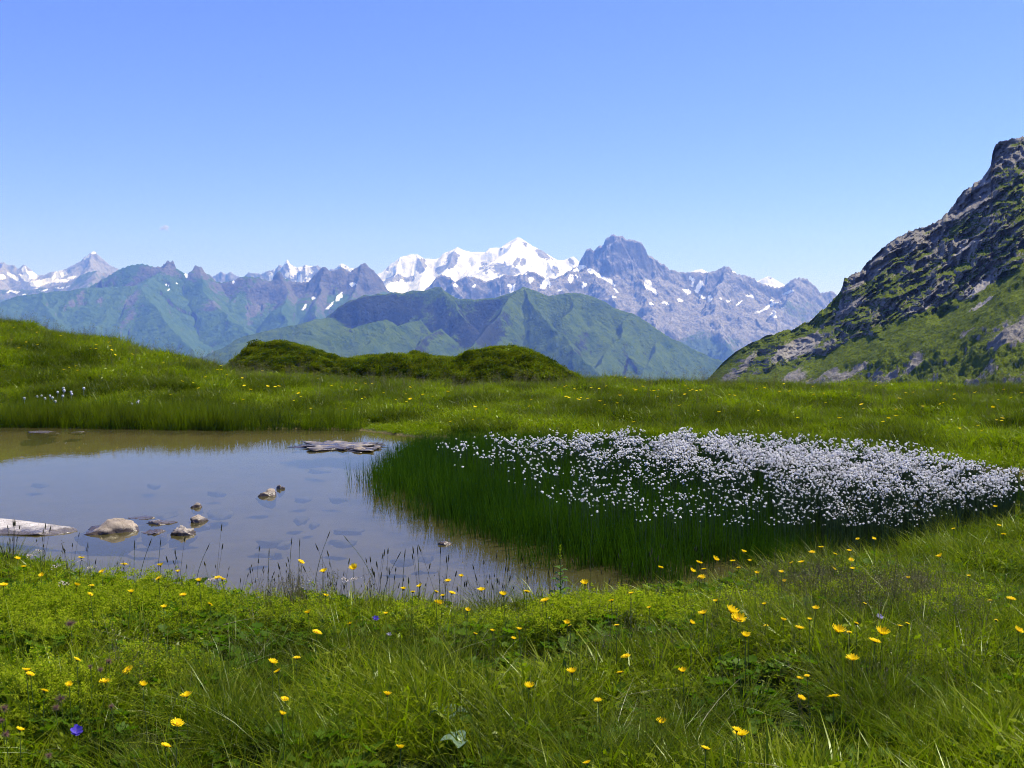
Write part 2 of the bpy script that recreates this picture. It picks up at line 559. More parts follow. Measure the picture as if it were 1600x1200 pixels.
def blob(px, py, lst):
    r = np.zeros(px.shape)
    wx = 3.2 * fbm(px / 11, py / 11, 4, 501, 0.6); wy = 3.2 * fbm(px / 11 + 40, py / 11, 4, 502, 0.6)
    px, py = px + wx, py + wy
    for (x, y, a, b, ang) in lst:
        c, s = math.cos(R(ang)), math.sin(R(ang))
        dx, dy = px - x, py - y
        u, v = dx * c + dy * s, -dx * s + dy * c
        r = np.maximum(r, 1.0 - np.sqrt((u / a) ** 2 + (v / b) ** 2) * 0.5)
    return r

# --- green mountain in the middle distance
D = 5000
mid_ridges = [
    (ridge([(505, 500), (515, 491), (540, 470), (570, 460), (625, 455), (660, 452), (685, 447), (700, 455), (718, 466), (742, 469), (775, 463), (800, 455), (815, 448)], D), 1.7, 200, 0.55),
    (ridge([(815, 448), (835, 454), (858, 463), (872, 460), (890, 457), (906, 457), (930, 466), (960, 480), (985, 488), (1010, 502), (1040, 520), (1090, 547), (1140, 570), (1200, 598), (1260, 630)], D), 0.95, 300, 0.6),
    (ridge([(330, 552, 4700), (380, 526, 4750), (430, 513, 4800), (480, 503, 4850), (515, 496, 4950)]), 0.45, 200, 0.4),
    (ridge([(815, 448, 5000), (790, 472, 4800), (760, 508, 4550), (735, 545, 4300), (715, 580, 4050)]), 1.25, 260, 0.6),
    (ridge([(815, 448, 5000), (840, 482, 4800), (872, 516, 4550), (905, 552, 4300), (940, 592, 4050)]), 1.05, 300, 0.5),
    (ridge([(685, 447, 5000), (712, 476, 4850), (728, 500, 4700)]), 1.1, 200, 0.7),
    (ridge([(906, 457, 5000), (896, 476, 4900), (884, 492, 4750)]), 1.0, 200, 0.7),
    (ridge([(985, 488, 5000), (968, 522, 4750), (942, 556, 4500), (925, 588, 4300)]), 1.2, 240, 0.6),
    (ridge([(1040, 520, 5000), (1022, 552, 4750), (1000, 586, 4500)]), 1.2, 240, 0.6),
    (ridge([(655, 498, 4650), (610, 512, 4450), (570, 540, 4200), (545, 562, 4000)]), 1.15, 200, 0.55),
    (ridge([(690, 512, 4550), (660, 530, 4350), (630, 560, 4100)]), 1.15, 200, 0.6),
    (ridge([(745, 535, 4300), (700, 556, 4100), (660, 582, 3900)]), 1.15, 200, 0.6),
    (ridge([(600, 498, 4600), (560, 512, 4450), (530, 520, 4400), (480, 530, 4300), (430, 545, 4150)]), 0.7, 160, 0.5),
]
def mid_hook(X, Y, H, sl, d, px, py, g):
    nz = fbm(X / 240, Y / 240, 4, 77)
    turf = 1.42 - 0.42 * sl + 0.4 * nz
    turf = turf - 0.9 * np.clip(blob(px, py, [(610, 480, 80, 17, 4), (745, 515, 34, 24, -45), (690, 500, 30, 24, 30)]), 0, 1)  # shaded cliffs: turf taken off so the dark rock colour paints their shade
    turf = turf - 0.45 * np.clip(blob(px, py, [(905, 545, 8, 34, 25), (545, 515, 26, 9, -25), (655, 540, 12, 16, 0), (890, 470, 26, 10, 25)]), 0, 1)
    return np.clip(turf, 0, 1), 0 * H
M_MID = mountain_mat("green_mountain", (0.034, 0.040, 0.030), (0.07, 0.075, 0.05), (0.036, 0.074, 0.004), (0.105, 0.155, 0.006), 0.014, bump=1.0, bdist=26)  # rock tone kept very dark to carry the painted shade of the cliffs
mountain("mountain", 290, 1290, 3500, 5700, 840, 260, mid_ridges, warp=(34, 240), rib=(0.65, 85), rough=(18, 170), seed=3, auto=[(1, 420, 600)], crag=3, hook=mid_hook, mat=M_MID,
         label="green pyramid ridged mountain in the middle distance with dark left cliffs")

# --- long ridge with rocky knobs on the left
D = 8500
left_ridges = [
    (ridge([(130, 452), (150, 441), (185, 421), (200, 414), (220, 411), (240, 415), (256, 415), (276, 423), (290, 433), (304, 428), (318, 430), (332, 437),
            (345, 440), (364, 438), (375, 433), (400, 432), (420, 437), (432, 432), (445, 434), (460, 440), (484, 439), (494, 426), (508, 417), (516, 424), (535, 418), (549, 425), (556, 418), (570, 412),
            (583, 421), (594, 438), (608, 454), (640, 470), (690, 500), (740, 530)], D), 1.25, 160, 0.55),
    (ridge([(255, 411), (259, 406), (270, 405.5), (274, 413)], D), 3.2, 45, 0.9),
    (ridge([(299, 421), (304, 415), (310, 413), (318, 418), (322, 425)], D), 2.6, 60, 0.9),
    (ridge([(428, 428), (433, 421), (437, 422), (441, 428)], D), 2.6, 60, 0.9),
    (ridge([(492, 427), (500, 419), (508, 416), (513, 420)], D), 2.2, 60, 0.9),
    (ridge([(555, 418), (563, 413), (571, 411), (580, 419)], D), 2.2, 60, 0.9),
    (ridge([(-170, 520), (-60, 488), (0, 472), (30, 462), (65, 456), (105, 453), (150, 450), (190, 446), (222, 446)], 8100), 0.5, 300, 0.42),
    (ridge([(262, 412, 8500), (240, 432, 8300), (222, 446, 8100), (232, 470, 7700), (262, 505, 7200), (300, 548, 6700)]), 0.62, 200, 0.48),
    (ridge([(312, 416, 8500), (322, 455, 8200), (350, 490, 7700), (392, 525, 7100), (425, 556, 6700)]), 0.7, 200, 0.5),
    (ridge([(438, 424, 8500), (446, 452, 8350), (440, 480, 8000), (452, 510, 7500), (470, 540, 7000)]), 0.9, 220, 0.5),
    (ridge([(508, 417, 8500), (500, 446, 8350), (490, 475, 8050), (500, 502, 7600)]), 1.0, 200, 0.5),
    (ridge([(570, 412, 8500), (556, 442, 8350), (545, 466, 8150), (548, 492, 7800)]), 1.0, 200, 0.55),
    (ridge([(65, 456, 8100), (80, 490, 7600), (110, 530, 7000), (130, 560, 6600)]), 0.5, 300, 0.42),
    (ridge([(-20, 480, 8100), (-30, 520, 7500), (-20, 560, 6900)]), 0.5, 300, 0.42),
]
def left_hook(X, Y, H, sl, d, px, py, g):
    nz = fbm(X / 300, Y / 300, 5, 78)
    turf = 1.42 - 0.55 * sl + 0.42 * nz - 0.55 * np.clip((455 - py) / 30, 0, 1) * sstep(430, 500, px)
    turf = turf - 0.75 * np.clip(blob(px, py, [(258, 418, 22, 14, 20), (310, 424, 16, 16, 0), (470, 452, 110, 26, 8), (560, 440, 50, 32, 20)]), 0, 1)
    turf = turf - 0.75 * np.clip(blob(px, py, [(112, 472, 4, 12, -20), (125, 470, 6, 16, 10), (156, 478, 4, 9, 10), (210, 465, 10, 28, 20), (200, 500, 4, 26, 30), (190, 515, 5, 22, 20),
                                               (330, 475, 14, 10, 30), (400, 480, 8, 20, 30)]), 0, 1)
    snow = blob(px, py, [(475, 480, 7, 2.2, -55), (490, 466, 3, 3, 0), (530, 464, 3, 8, 30), (550, 444, 5, 3, 0), (515, 478, 9, 2.5, -38), (262, 445, 4, 1.5, 20), (275, 443, 2, 1.2, 0), (291, 430, 2, 4, 0), (364, 441, 3, 2, -40), (263, 453, 3, 1.5, -60)])
    return np.clip(turf, 0, 1), np.clip(snow, 0, 1)
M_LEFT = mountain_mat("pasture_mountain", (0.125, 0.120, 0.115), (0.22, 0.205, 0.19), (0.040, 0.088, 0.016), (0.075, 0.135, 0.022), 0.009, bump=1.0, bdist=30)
mountain("mountain", -200, 760, 6300, 10000, 760, 300, left_ridges, warp=(60, 380), rib=(0.75, 140), rough=(30, 240), seed=13, auto=[(0, 480, 800)], crag=9, hook=left_hook, mat=M_LEFT,
         label="long pasture ridge with two rock knobs on its crest")

# --- limestone range with the dark square summit
D = 9800
ara_ridges = [
    (ridge([(560, 500), (620, 478), (655, 462), (672, 446), (682, 435), (690, 430), (700, 431), (712, 441), (720, 435), (728, 431), (742, 433), (760, 440), (775, 434), (790, 428), (808, 430), (822, 423), (832, 424), (850, 433),
            (868, 434), (884, 426), (900, 418), (912, 412), (925, 402), (940, 392), (960, 384), (985, 388), (1005, 396), (1018, 404), (1030, 409),
            (1038, 413), (1046, 421), (1070, 425), (1100, 425), (1118, 424), (1128, 418), (1136, 414), (1144, 421), (1152, 428), (1175, 434), (1190, 441), (1215, 450), (1226, 447), (1236, 437), (1248, 434), (1262, 437), (1274, 447), (1280, 458),
            (1300, 456), (1318, 470), (1400, 480), (1500, 520)], D), 1.5, 330, 0.48),
    (ridge([(908, 414), (911, 401), (917, 390), (922, 387), (928, 390), (936, 384), (944, 379), (947, 371), (958, 367.5), (973, 368.5), (985, 373), (1000, 378), (1008, 387), (1013, 397), (1028, 405)], D), 2.5, 170, 0.8),
    (ridge([(1127, 419), (1136, 413), (1144, 421)], D), 2.2, 60, 0.8),
    (ridge([(1232, 440), (1238, 435), (1250, 433), (1262, 436), (1273, 446)], D), 2.2, 110, 0.8),
    (ridge([(684, 437), (690, 429), (701, 430), (711, 440)], D), 2.2, 110, 0.8),
    (ridge([(905, 415, 9800), (880, 434, 9500), (850, 452, 9100), (820, 472, 8600)]), 0.8, 200, 0.42),
    (ridge([(968, 369, 9800), (985, 405, 9700), (1000, 436, 9500), (1012, 470, 9000), (1020, 500, 8400), (1040, 540, 7700)]), 1.1, 240, 0.40),
    (ridge([(945, 380, 9800), (935, 410, 9720), (930, 436, 9500), (960, 470, 8900)]), 1.2, 240, 0.42),
    (ridge([(1136, 415, 9800), (1128, 440, 9650), (1115, 465, 9200), (1120, 500, 8500), (1140, 545, 7700)]), 1.0, 200, 0.40),
    (ridge([(1248, 435, 9800), (1236, 462, 9500), (1215, 492, 9000), (1218, 530, 8300)]), 0.9, 260, 0.45),
    (ridge([(1150, 480, 8900), (1080, 500, 8500), (1000, 520, 8300), (900, 520, 8300)]), 0.5, 260, 0.42),
    (ridge([(825, 423, 9800), (830, 450, 9500), (800, 475, 9000)]), 0.9, 200, 0.45),
    (ridge([(700, 431, 9800), (712, 456, 9500), (740, 480, 9000)]), 1.1, 200, 0.5),
]
def ara_hook(X, Y, H, sl, d, px, py, g):
    nz = fbm(X / 120, Y / 120, 5, 79)
    n2 = fbm(X / 500, Y / 500, 4, 80)
    turf = 0.10 + 0.5 * n2 - 0.2 * sl + np.clip((py - 515) / 60, 0, 0.6) - 0.4 * np.clip((450 - py) / 60, 0, 1)
    turf = turf + 0.55 * np.clip(blob(px, py, [(1255, 470, 40, 46, 0), (1115, 540, 40, 20, 30)]), 0, 1)
    pale = 0
    spots = [(905, 419, 12, 3.2, -20), (923, 424, 6, 3.4, 30), (940, 433, 18, 2.6, 28), (956, 441, 8, 2.2, 60), (963, 454, 6, 1.8, 30), (891, 437, 5, 4, 0), (1013, 445, 5, 10, -25), (1020, 453, 9, 2.5, 35), (1080, 436, 6, 3, 35),
             (1092, 448, 3.6, 12, 28), (1074, 455, 8, 2.6, 30), (1098, 464, 7, 2, 30), (1081, 445, 4, 2, -50), (1108, 467, 2.6, 6, 20), (1063, 469, 6, 1.6, 20), (1126, 466, 3, 1.5, 0), (1138, 470, 4, 1.6, 0), (1172, 463, 8, 1.6, 6), (1156, 473, 8, 1.6, -25),
             (1205, 470, 3, 2, 0), (1200, 480, 22, 2.0, -28), (1233, 456, 8, 2.4, -15), (1209, 493, 5, 4, 20), (1210, 486, 4, 1.6, 0), (1040, 474, 6, 1.4, 15), (830, 437, 3.5, 7, 10), (822, 428, 2, 2, 0), (850, 445, 5, 7, 30), (856, 440, 3, 9, -20), (800, 452, 3, 10, 25), (796, 446, 4, 3, 0),
             (712, 447, 2.4, 3, 0), (742, 446, 5, 1.6, -40), (875, 454, 4, 2, 0), (912, 445, 3, 5, 20), (960, 464, 4, 2, 0), (1018, 475, 4, 2, 20), (1146, 424, 2, 3, 0), (898, 432, 10, 1.6, 15)]
    snow = blob(px, py, spots)
    scat = 0.50 * np.clip(1.15 * nz + 0.45 * n2 - 0.30 + 0.25 * np.clip(0.8 - sl, 0, 1), 0, 1) * (py > 428) * np.clip((520 - py) / 40, 0, 1)
    return np.clip(turf, 0, 1), np.clip(np.maximum(snow, scat), 0, 1)
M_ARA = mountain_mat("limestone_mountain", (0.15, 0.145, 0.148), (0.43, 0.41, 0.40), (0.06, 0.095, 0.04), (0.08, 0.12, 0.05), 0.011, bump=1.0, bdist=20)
mountain("mountain", 540, 1480, 7400, 10500, 1000, 330, ara_ridges, warp=(60, 260), rib=(0.9, 130), rough=(46, 200), seed=23, auto=[(0, 260, 620)], crag=22, hook=ara_hook, mat=M_ARA,
         label="pale limestone range with a dark square topped summit and snow patches")

# --- great snow massif
D = 14000
mb_ridges = [
    (ridge([(560, 445), (590, 428), (604, 421), (612, 411), (626, 402), (640, 398), (652, 397), (663, 404), (678, 405), (690, 402), (697, 394), (706, 391), (715, 386), (724, 391), (738, 394), (760, 393), (764, 388), (782, 387), (786, 384), (797, 377), (809, 371),
            (818, 376), (828, 384), (838, 389), (846, 391), (856, 397), (868, 405), (880, 407), (888, 404), (895, 401), (903, 410), (915, 425), (960, 450)], D), 0.95, 500, 0.6),
    (ridge([(652, 397, 14000), (662, 420, 13700), (655, 445, 13300)]), 0.9, 300, 0.6),
    (ridge([(715, 386, 14000), (705, 408, 13750), (690, 432, 13400), (680, 450, 13100)]), 1.0, 300, 0.6),
    (ridge([(809, 371, 14000), (790, 394, 13700), (770, 410, 13400), (800, 412, 13250), (822, 430, 13000)]), 0.6, 300, 0.6),
    (ridge([(838, 389, 14000), (858, 410, 13700), (872, 432, 13300)]), 0.8, 300, 0.6),
    (ridge([(626, 402, 14000), (618, 425, 13700), (605, 450, 13300)]), 0.9, 300, 0.6),
    (ridge([(738, 394, 14000), (742, 416, 13700), (730, 440, 13300)]), 0.7, 300, 0.6),
]
def mb_hook(X, Y, H, sl, d, px, py, g):
    nz = fbm(X / 160, Y / 160, 5, 81)
    snow = 1.05 - 0.10 * np.clip(sl - 0.8, 0, 2) + 0.40 * nz
    rocks = [(659, 415, 7, 16, 8), (706, 404, 14, 11, -50), (783, 420, 32, 11, 5), (818, 410, 5, 10, 20), (820, 383, 4, 5, -40), (848, 396, 16, 9, 32), (782, 388, 3, 3, 0), (806, 412, 5, 9, 20), (612, 436, 18, 6, -20), (690, 420, 14, 6, -20), (641, 436, 10, 5, 0), (606, 420, 6, 4, -40), (868, 424, 10, 6, 40), (893, 408, 6, 4, 40)]
    snow = snow - 0.85 * np.clip(blob(px, py, rocks) * 1.4 - 0.2, 0, 1)
    return 0 * H, np.clip(snow, 0, 1)
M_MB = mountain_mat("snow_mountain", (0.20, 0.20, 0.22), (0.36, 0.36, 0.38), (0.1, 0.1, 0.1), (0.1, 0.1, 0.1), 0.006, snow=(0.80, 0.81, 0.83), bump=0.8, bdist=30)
mountain("mountain", 540, 980, 12600, 14700, 520, 220, mb_ridges, warp=(60, 400), rib=(0.5, 190), rough=(32, 260), seed=33, crag=6, hook=mb_hook, mat=M_MB,
         label="great white snow massif on the skyline behind the limestone range")

# --- far left snow peaks, the needles, the glacier dome on the right
fl_ridges = [
    (ridge([(-170, 415), (-60, 412), (-20, 418), (2, 409), (12, 415), (22, 413), (30, 422), (36, 413), (44, 421), (56, 430), (68, 429), (84, 424), (100, 421), (118, 412), (132, 403), (142, 395), (147, 392), (152, 397), (163, 406), (172, 414), (184, 420), (200, 434), (240, 460)], 14300), 1.15, 360, 0.55),
    (ridge([(36, 413, 14300), (46, 430, 14000), (60, 448, 13500)]), 0.9, 260, 0.55),
    (ridge([(147, 392, 14300), (140, 412, 14050), (128, 432, 13700), (120, 450, 13300)]), 1.0, 260, 0.6),
    (ridge([(100, 421, 14300), (96, 440, 13900), (80, 455, 13400)]), 0.8, 260, 0.6),
    (ridge([(2, 409, 14300), (-4, 430, 13900), (-8, 450, 13400)]), 0.9, 260, 0.6),
]
def fl_hook(X, Y, H, sl, d, px, py, g):
    nz = fbm(X / 140, Y / 140, 5, 83)
    snow = 0.10 - 0.12 * np.clip(sl - 0.6, 0, 2) + 0.55 * nz
    snow = np.maximum(snow, 1.05 * blob(px, py, [(21, 433, 11, 3, 30), (38, 434, 10, 3.2, 36), (50, 430, 8, 7, 30), (42, 428, 4, 12, -30), (80, 437, 22, 4, -20), (92, 430, 10, 6, -25), (62, 441, 16, 3, -8), (2, 433, 6, 4, 0), (145, 394, 5, 3, 0), (112, 434, 8, 2.4, -10), (95, 439, 14, 2, -5), (55, 446, 8, 2, 0), (136, 402, 6, 2, -35)]))
    return 0 * H, np.clip(snow, 0, 1)
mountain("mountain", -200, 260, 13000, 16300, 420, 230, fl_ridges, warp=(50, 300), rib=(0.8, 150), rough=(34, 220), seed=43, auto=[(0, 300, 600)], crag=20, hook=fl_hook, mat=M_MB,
         label="far snowy peaks with a pointed pyramid at the left edge of the range")
dl_ridges = [
    (ridge([(-170, 470), (-60, 462), (0, 452), (50, 452), (85, 446), (110, 439), (124, 431), (136, 425), (150, 422), (158, 426), (170, 427), (182, 436), (196, 448), (240, 480)], 11500), 0.8, 300, 0.55),
    (ridge([(150, 422, 11500), (140, 445, 11000), (120, 470, 10400)]), 0.7, 260, 0.55),
]
def dl_hook(X, Y, H, sl, d, px, py, g):
    nz = fbm(X / 200, Y / 200, 5, 84)
    return np.clip(0.5 + 0.5 * nz, 0, 1), np.clip(blob(px, py, [(96, 449, 14, 1.5, -4), (52, 450, 6, 1.6, 0), (20, 456, 14, 1.5, 0), (40, 462, 7, 1.5, 0), (70, 453, 9, 1.2, -4), (62, 468, 8, 1.4, -10)]), 0, 1)
mountain("mountain", -200, 260, 10300, 13600, 330, 170, dl_ridges, warp=(50, 300), rib=(0.7, 150), rough=(34, 220), seed=47, auto=[(0, 300, 600)], crag=10, hook=dl_hook, mat=M_ARA,
         label="dark blue forest ridge below the far left snow pyramid")
nd_ridges = [
    (ridge([(300, 450), (325, 438), (338, 428), (346, 424), (352, 428), (360, 424), (368, 430), (378, 433), (388, 425), (398, 426), (408, 428), (420, 422), (430, 420), (437, 414), (443, 416), (449, 406), (455, 414), (466, 418), (476, 414), (488, 416), (496, 413), (506, 421), (522, 419), (534, 411), (548, 418), (566, 425), (600, 450)], 14400), 1.6, 200, 0.6),
]
def nd_hook(X, Y, H, sl, d, px, py, g):
    nz = fbm(X / 110, Y / 110, 5, 85)
    return 0 * H, np.clip(0.16 + 0.7 * nz + 0.30 * np.clip((px - 400) / 60, 0, 1), 0, 1)
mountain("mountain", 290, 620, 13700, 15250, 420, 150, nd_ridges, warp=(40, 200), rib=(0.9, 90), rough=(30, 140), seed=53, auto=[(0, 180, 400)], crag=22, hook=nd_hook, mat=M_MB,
         label="row of pale rock needles showing behind the left ridge")
gd_ridges = [
    (ridge([(1080, 424), (1095, 420), (1105, 424), (1160, 445), (1186, 438), (1196, 433), (1203, 432), (1210, 436), (1222, 443), (1240, 452)], 13600), 0.8, 260, 0.6),
]
mountain("mountain", 1060, 1260, 12900, 14200, 220, 90, gd_ridges, warp=(40, 200), rib=(0.5, 120), rough=(16, 140), seed=57,
         hook=lambda X, Y, H, sl, d, px, py, g: (0 * H, np.clip(1.05 + 0.4 * fbm(X / 120, Y / 120, 4, 86) - 0.7 * np.clip(blob(px, py, [(1205, 434, 6, 3, 20)]) * 1.5 - 0.2, 0, 1), 0, 1)), mat=M_MB,
         label="small snow dome peeping over the right end of the limestone range")

# ------------------------------------------------------------------ rocky slope on the right
RS = np.array([(1085, 612), (1100, 598), (1112, 586), (1130, 566), (1150, 549), (1175, 535), (1200, 524), (1250, 510), (1270, 497), (1290, 481), (1305, 464), (1316, 449), (1319, 436), (1330, 430), (1344, 425), (1352, 413), (1366, 399), (1382, 385),
               (1400, 372), (1420, 362), (1440, 356), (1452, 352), (1464, 344), (1478, 337), (1484, 327), (1494, 312), (1510, 296), (1526, 284), (1542, 270), (1548, 258), (1551, 238), (1556, 226), (1568, 219), (1584, 216), (1600, 213),
               (1640, 196), (1700, 170), (1780, 140), (1900, 100), (2050, 60)], float)
def rocky_slope():
    pxs = np.concatenate([np.linspace(1086, 1640, 640), np.linspace(1641, 2050, 80)])
    nf, nb = 400, 40
    f = np.linspace(0, 1, nf)                     # 0 ridge .. 1 base
    yr = np.interp(pxs, RS[:, 0], RS[:, 1])
    PX, FF = np.meshgrid(pxs, f)
    YR = np.broadcast_to(yr, PX.shape)
    n0 = fbm(PX / 14, FF * 0 + 3, 5, 5, 0.65) * 5.0                # fine notches on the skyline
    YB = 640.0
    kern = np.exp(-(np.arange(-60, 61) / 30.0) ** 2); kern /= kern.sum()
    pe = np.arange(900, 2200); ye = np.interp(pe, RS[:, 0], RS[:, 1], left=900)
    ye = np.where(pe < 1086, 612 + (1086 - pe) * 0.9, ye)
    YRS = np.interp(pxs, pe[60:-60], np.convolve(ye, kern, 'valid'))[None, :]
    PY = YR + FF * (YB - YR) + n0 * sstep(0.10, 0.0, FF) * sstep(1120, 1300, PX)
    Dr = np.interp(pxs, [1086, 1300, 1600, 2050], [430, 420, 400, 380])
    Db = np.interp(pxs, [1086, 1300, 1600, 2050], [415, 330, 235, 150])
    # share of the depth used up between the ridge and a row: little on cliffs, much on the ramps
    kn = np.array([0, .06, .25, .46, .50, .62, .70, .82, .90, 1.0]); kv = np.array([0, .06, .24, .42, .46, .60, .68, .80, .90, 1.0])
    FS = np.clip((PY - YRS) / (YB - YRS), 0, 1)
    FW = np.clip(FS + 0.015 * fbm(PX / 70, PY / 70, 3, 8), 0, 1)
    share = np.interp(FW, kn, kv)
    share = share - share[0:1] * (1 - sstep(0.0, 0.15, FF))
    DD = Dr + (Db - Dr) * share
    X, Y, Z = at_depth(PX, PY, DD)
    # relief: buttresses and gullies tipped along the strata, then blocks
    th = R(-33)
    a = (PX - 1100) * math.cos(th) + (PY - 600) * math.sin(th)
    c = -(PX - 1100) * math.sin(th) + (PY - 600) * math.cos(th)
    wpx = a + 10 * fbm(PX / 40, PY / 40, 3, 4); wpy = c + 10 * fbm(PX / 40 + 9, PY / 40, 3, 14)
    strata = ridged(wpx / 130, wpy / 26, 5, 61, 0.55)
    butt = ridged((PX + 0.55 * PY) / 46, (PY - 0.3 * PX) / 120, 4, 62)
    blocks = ridged(PX / 24, PY / 20, 4, 63, 0.5)
    cliff = sstep(0.0, 0.025, FF) * (1 - sstep(0.42, 0.56, FW + 0.07 * fbm(PX / 45, PY / 30, 3, 9)))
    lower = sstep(0.62, 0.75, FW)
    amp = (1 - 0.35 * sstep(0.05, 0, FF)) * sstep(1095, 1200, PX)
    relief = amp * cliff * (12 * (strata - 0.7) + 10 * (butt - 0.7) + 5 * (blocks - 0.7))
    X, Y, Z = at_depth(PX, PY, DD)
    wr, wb = ridged(X / 26, Y / 26, 5, 64, 0.55), ridged(X / 7, Y / 7, 4, 65, 0.6)
    lift = amp * (1 - cliff) * ((3.0 + 4.5 * lower) * (wr - 0.7) + (0.9 + 1.3 * lower) * (wb - 0.7)) * (1 - sstep(0.92, 1.0, FF))
    k_ = np.clip((YB - YR) / 250, 0.15, 1)
    X, Y, Z = at_depth(PX, PY, DD - relief * k_)
    Z = Z + lift * k_ * sstep(0.05, 0.12, FF)
    Pg = np.stack([X, Y, Z], -1)
    nrm = np.cross(np.gradient(Pg, axis=1), np.gradient(Pg, axis=0))
    nup = np.abs(nrm[..., 2]) / (np.linalg.norm(nrm, axis=-1) + 1e-9)
    # turf: cap of the lower ridge, ledges, the ramp, and patches low down
    nz = fbm(wpx / 70, wpy / 18, 5, 71)
    nz2 = fbm(PX / 20, PY / 14, 4, 72)
    wz = 0.45 * fbm(X / 22, Y / 22, 5, 73)
    t = (0.48 * nz + 0.10 * nz2) * cliff + (0.26 * nz + wz) * (1 - cliff)
    turf = 0.12 + 1.1 * t + 0.55 * sstep(0.4, 0.8, nup)
    turf = np.maximum(turf, np.where(cliff > 0.5, 0, 1) * (0.36 - 0.10 * lower + 1.15 * t + 0.30 * sstep(0.3, 0.7, nup)))
    turf = turf - 0.45 * sstep(0.16, 0.05, FF) * sstep(1300, 1345, PX)
    turf = turf + 0.75 * sstep(0.22, 0.0, FF) * (1 - sstep(1290, 1345, PX))
    turf = turf + 0.45 * sstep(0.44, 0.5, FW) * (1 - sstep(0.6, 0.68, FW)) * sstep(1230, 1330, PX)
    turf = turf + 0.5 * np.clip(blob(PX, PY, [(1400, 440, 60, 9, -20), (1505, 355, 40, 7, -35), (1590, 300, 18, 50, 30), (1370, 462, 40, 6, -35), (1250, 565, 40, 8, -15), (1440, 520, 60, 14, -25), (1530, 500, 60, 12, -25), (1560, 560, 60, 12, -8), (1590, 225, 30, 8, -15), (1400, 560, 40, 10, -20)]) - 0.3, 0, 1)
    turf = turf - 0.9 * np.clip(blob(PX, PY, [(1540, 470, 60, 4.5, -32), (1510, 385, 22, 9, -25), (1500, 400, 26, 6, -40), (1240, 545, 34, 12, -25), (1525, 455, 40, 7, -38), (1420, 500, 40, 8, -30), (1330, 580, 34, 7, -30), (1430, 560, 16, 10, -45), (1535, 285, 8, 14, 20), (1570, 540, 40, 9, -25), (1510, 515, 14, 7, -10)]) - 0.25, 0, 1)
    tal = np.clip(blob(PX, PY, [(1540, 470, 60, 4, -32), (1525, 455, 36, 6, -38), (1510, 385, 20, 8, -25), (1490, 402, 20, 5, -40), (1535, 285, 7, 12, 20), (1420, 500, 36, 6, -30), (1245, 548, 30, 9, -25)]) - 0.2, 0, 1)
    # far side of the ridge
    tb = np.linspace(0, 1, nb + 1)[1:][::-1]
    Xr, Yr_, Zr = X[0], Y[0], Z[0]
    k = tb[:, None] * 260
    Xb = Xr[None] * (1 + k / Yr_[None]); Yb = Yr_[None] + k
    Zb = Zr[None] - k * 0.9 + 10 * fbm(Xb / 30, Yb / 30, 4, 90) * np.minimum(1, k / 40)
    V = np.concatenate([np.stack([Xb, Yb, Zb], -1), np.stack([X, Y, Z], -1)]).reshape(-1, 3)
    turf = np.concatenate([np.full(Xb.shape, 0.2), turf]); tal = np.concatenate([np.zeros(Xb.shape), tal])
    return mesh_np("rocky_slope", V, grid_faces(nf + nb, len(pxs))[:, ::-1], dict(turf=np.clip(turf, 0, 1), scree=tal))

m, n, l = new_mat("rocky_slope")
n1 = wnoise(n, l, 0.12, 7, 0.65); n2 = wnoise(n, l, 0.9, 7, 0.7); n3 = wnoise(n, l, 0.35, 6, 0.7, (1.0, 1.0, 2.2))
ta = N(n, 'ShaderNodeAttribute', attribute_name='turf'); sc_ = N(n, 'ShaderNodeAttribute', attribute_name='scree')
rock = mixcol(n, l, maprange(n, l, n3, 0.35, 0.65), (0.20, 0.182, 0.155), (0.36, 0.335, 0.285))
rock = mixcol(n, l, maprange(n, l, n2, 0.35, 0.6, 0, 0.35), rock, (0.16, 0.145, 0.12))
rock = mixcol(n, l, math_(n, l, 'MULTIPLY', sc_.outputs['Fac'], 0.9), rock, (0.44, 0.41, 0.36))
gr = mixcol(n, l, maprange(n, l, n1, 0.35, 0.65), (0.088, 0.122, 0.006), (0.125, 0.165, 0.008))
gr = mixcol(n, l, maprange(n, l, n2, 0.45, 0.62, 0, 0.65), gr, (0.040, 0.058, 0.006))
tf = math_(n, l, 'ADD', ta.outputs['Fac'], maprange(n, l, n2, 0.25, 0.75, -0.12, 0.12))
tf = maprange(n, l, tf, 0.44, 0.56)
c = mixcol(n, l, tf, rock, gr)
p = N(n, 'ShaderNodeBsdfPrincipled'); p.inputs['Roughness'].default_value = 0.95; p.inputs['Specular IOR Level'].default_value = 0.1
l.new(c, p.inputs['Base Color'])
b = N(n, 'ShaderNodeBump'); b.inputs['Strength'].default_value = 0.9; b.inputs['Distance'].default_value = 1.2
l.new(math_(n, l, 'ADD', n2, n3), b.inputs['Height']); l.new(b.outputs[0], p.inputs['Normal'])
o = N(n, 'ShaderNodeOutputMaterial'); l.new(p.outputs[0], o.inputs[0])
link("hill", rocky_slope(), m, kind="structure", label="steep dark rocky slope with grass ledges rising at the right", category="hillside")

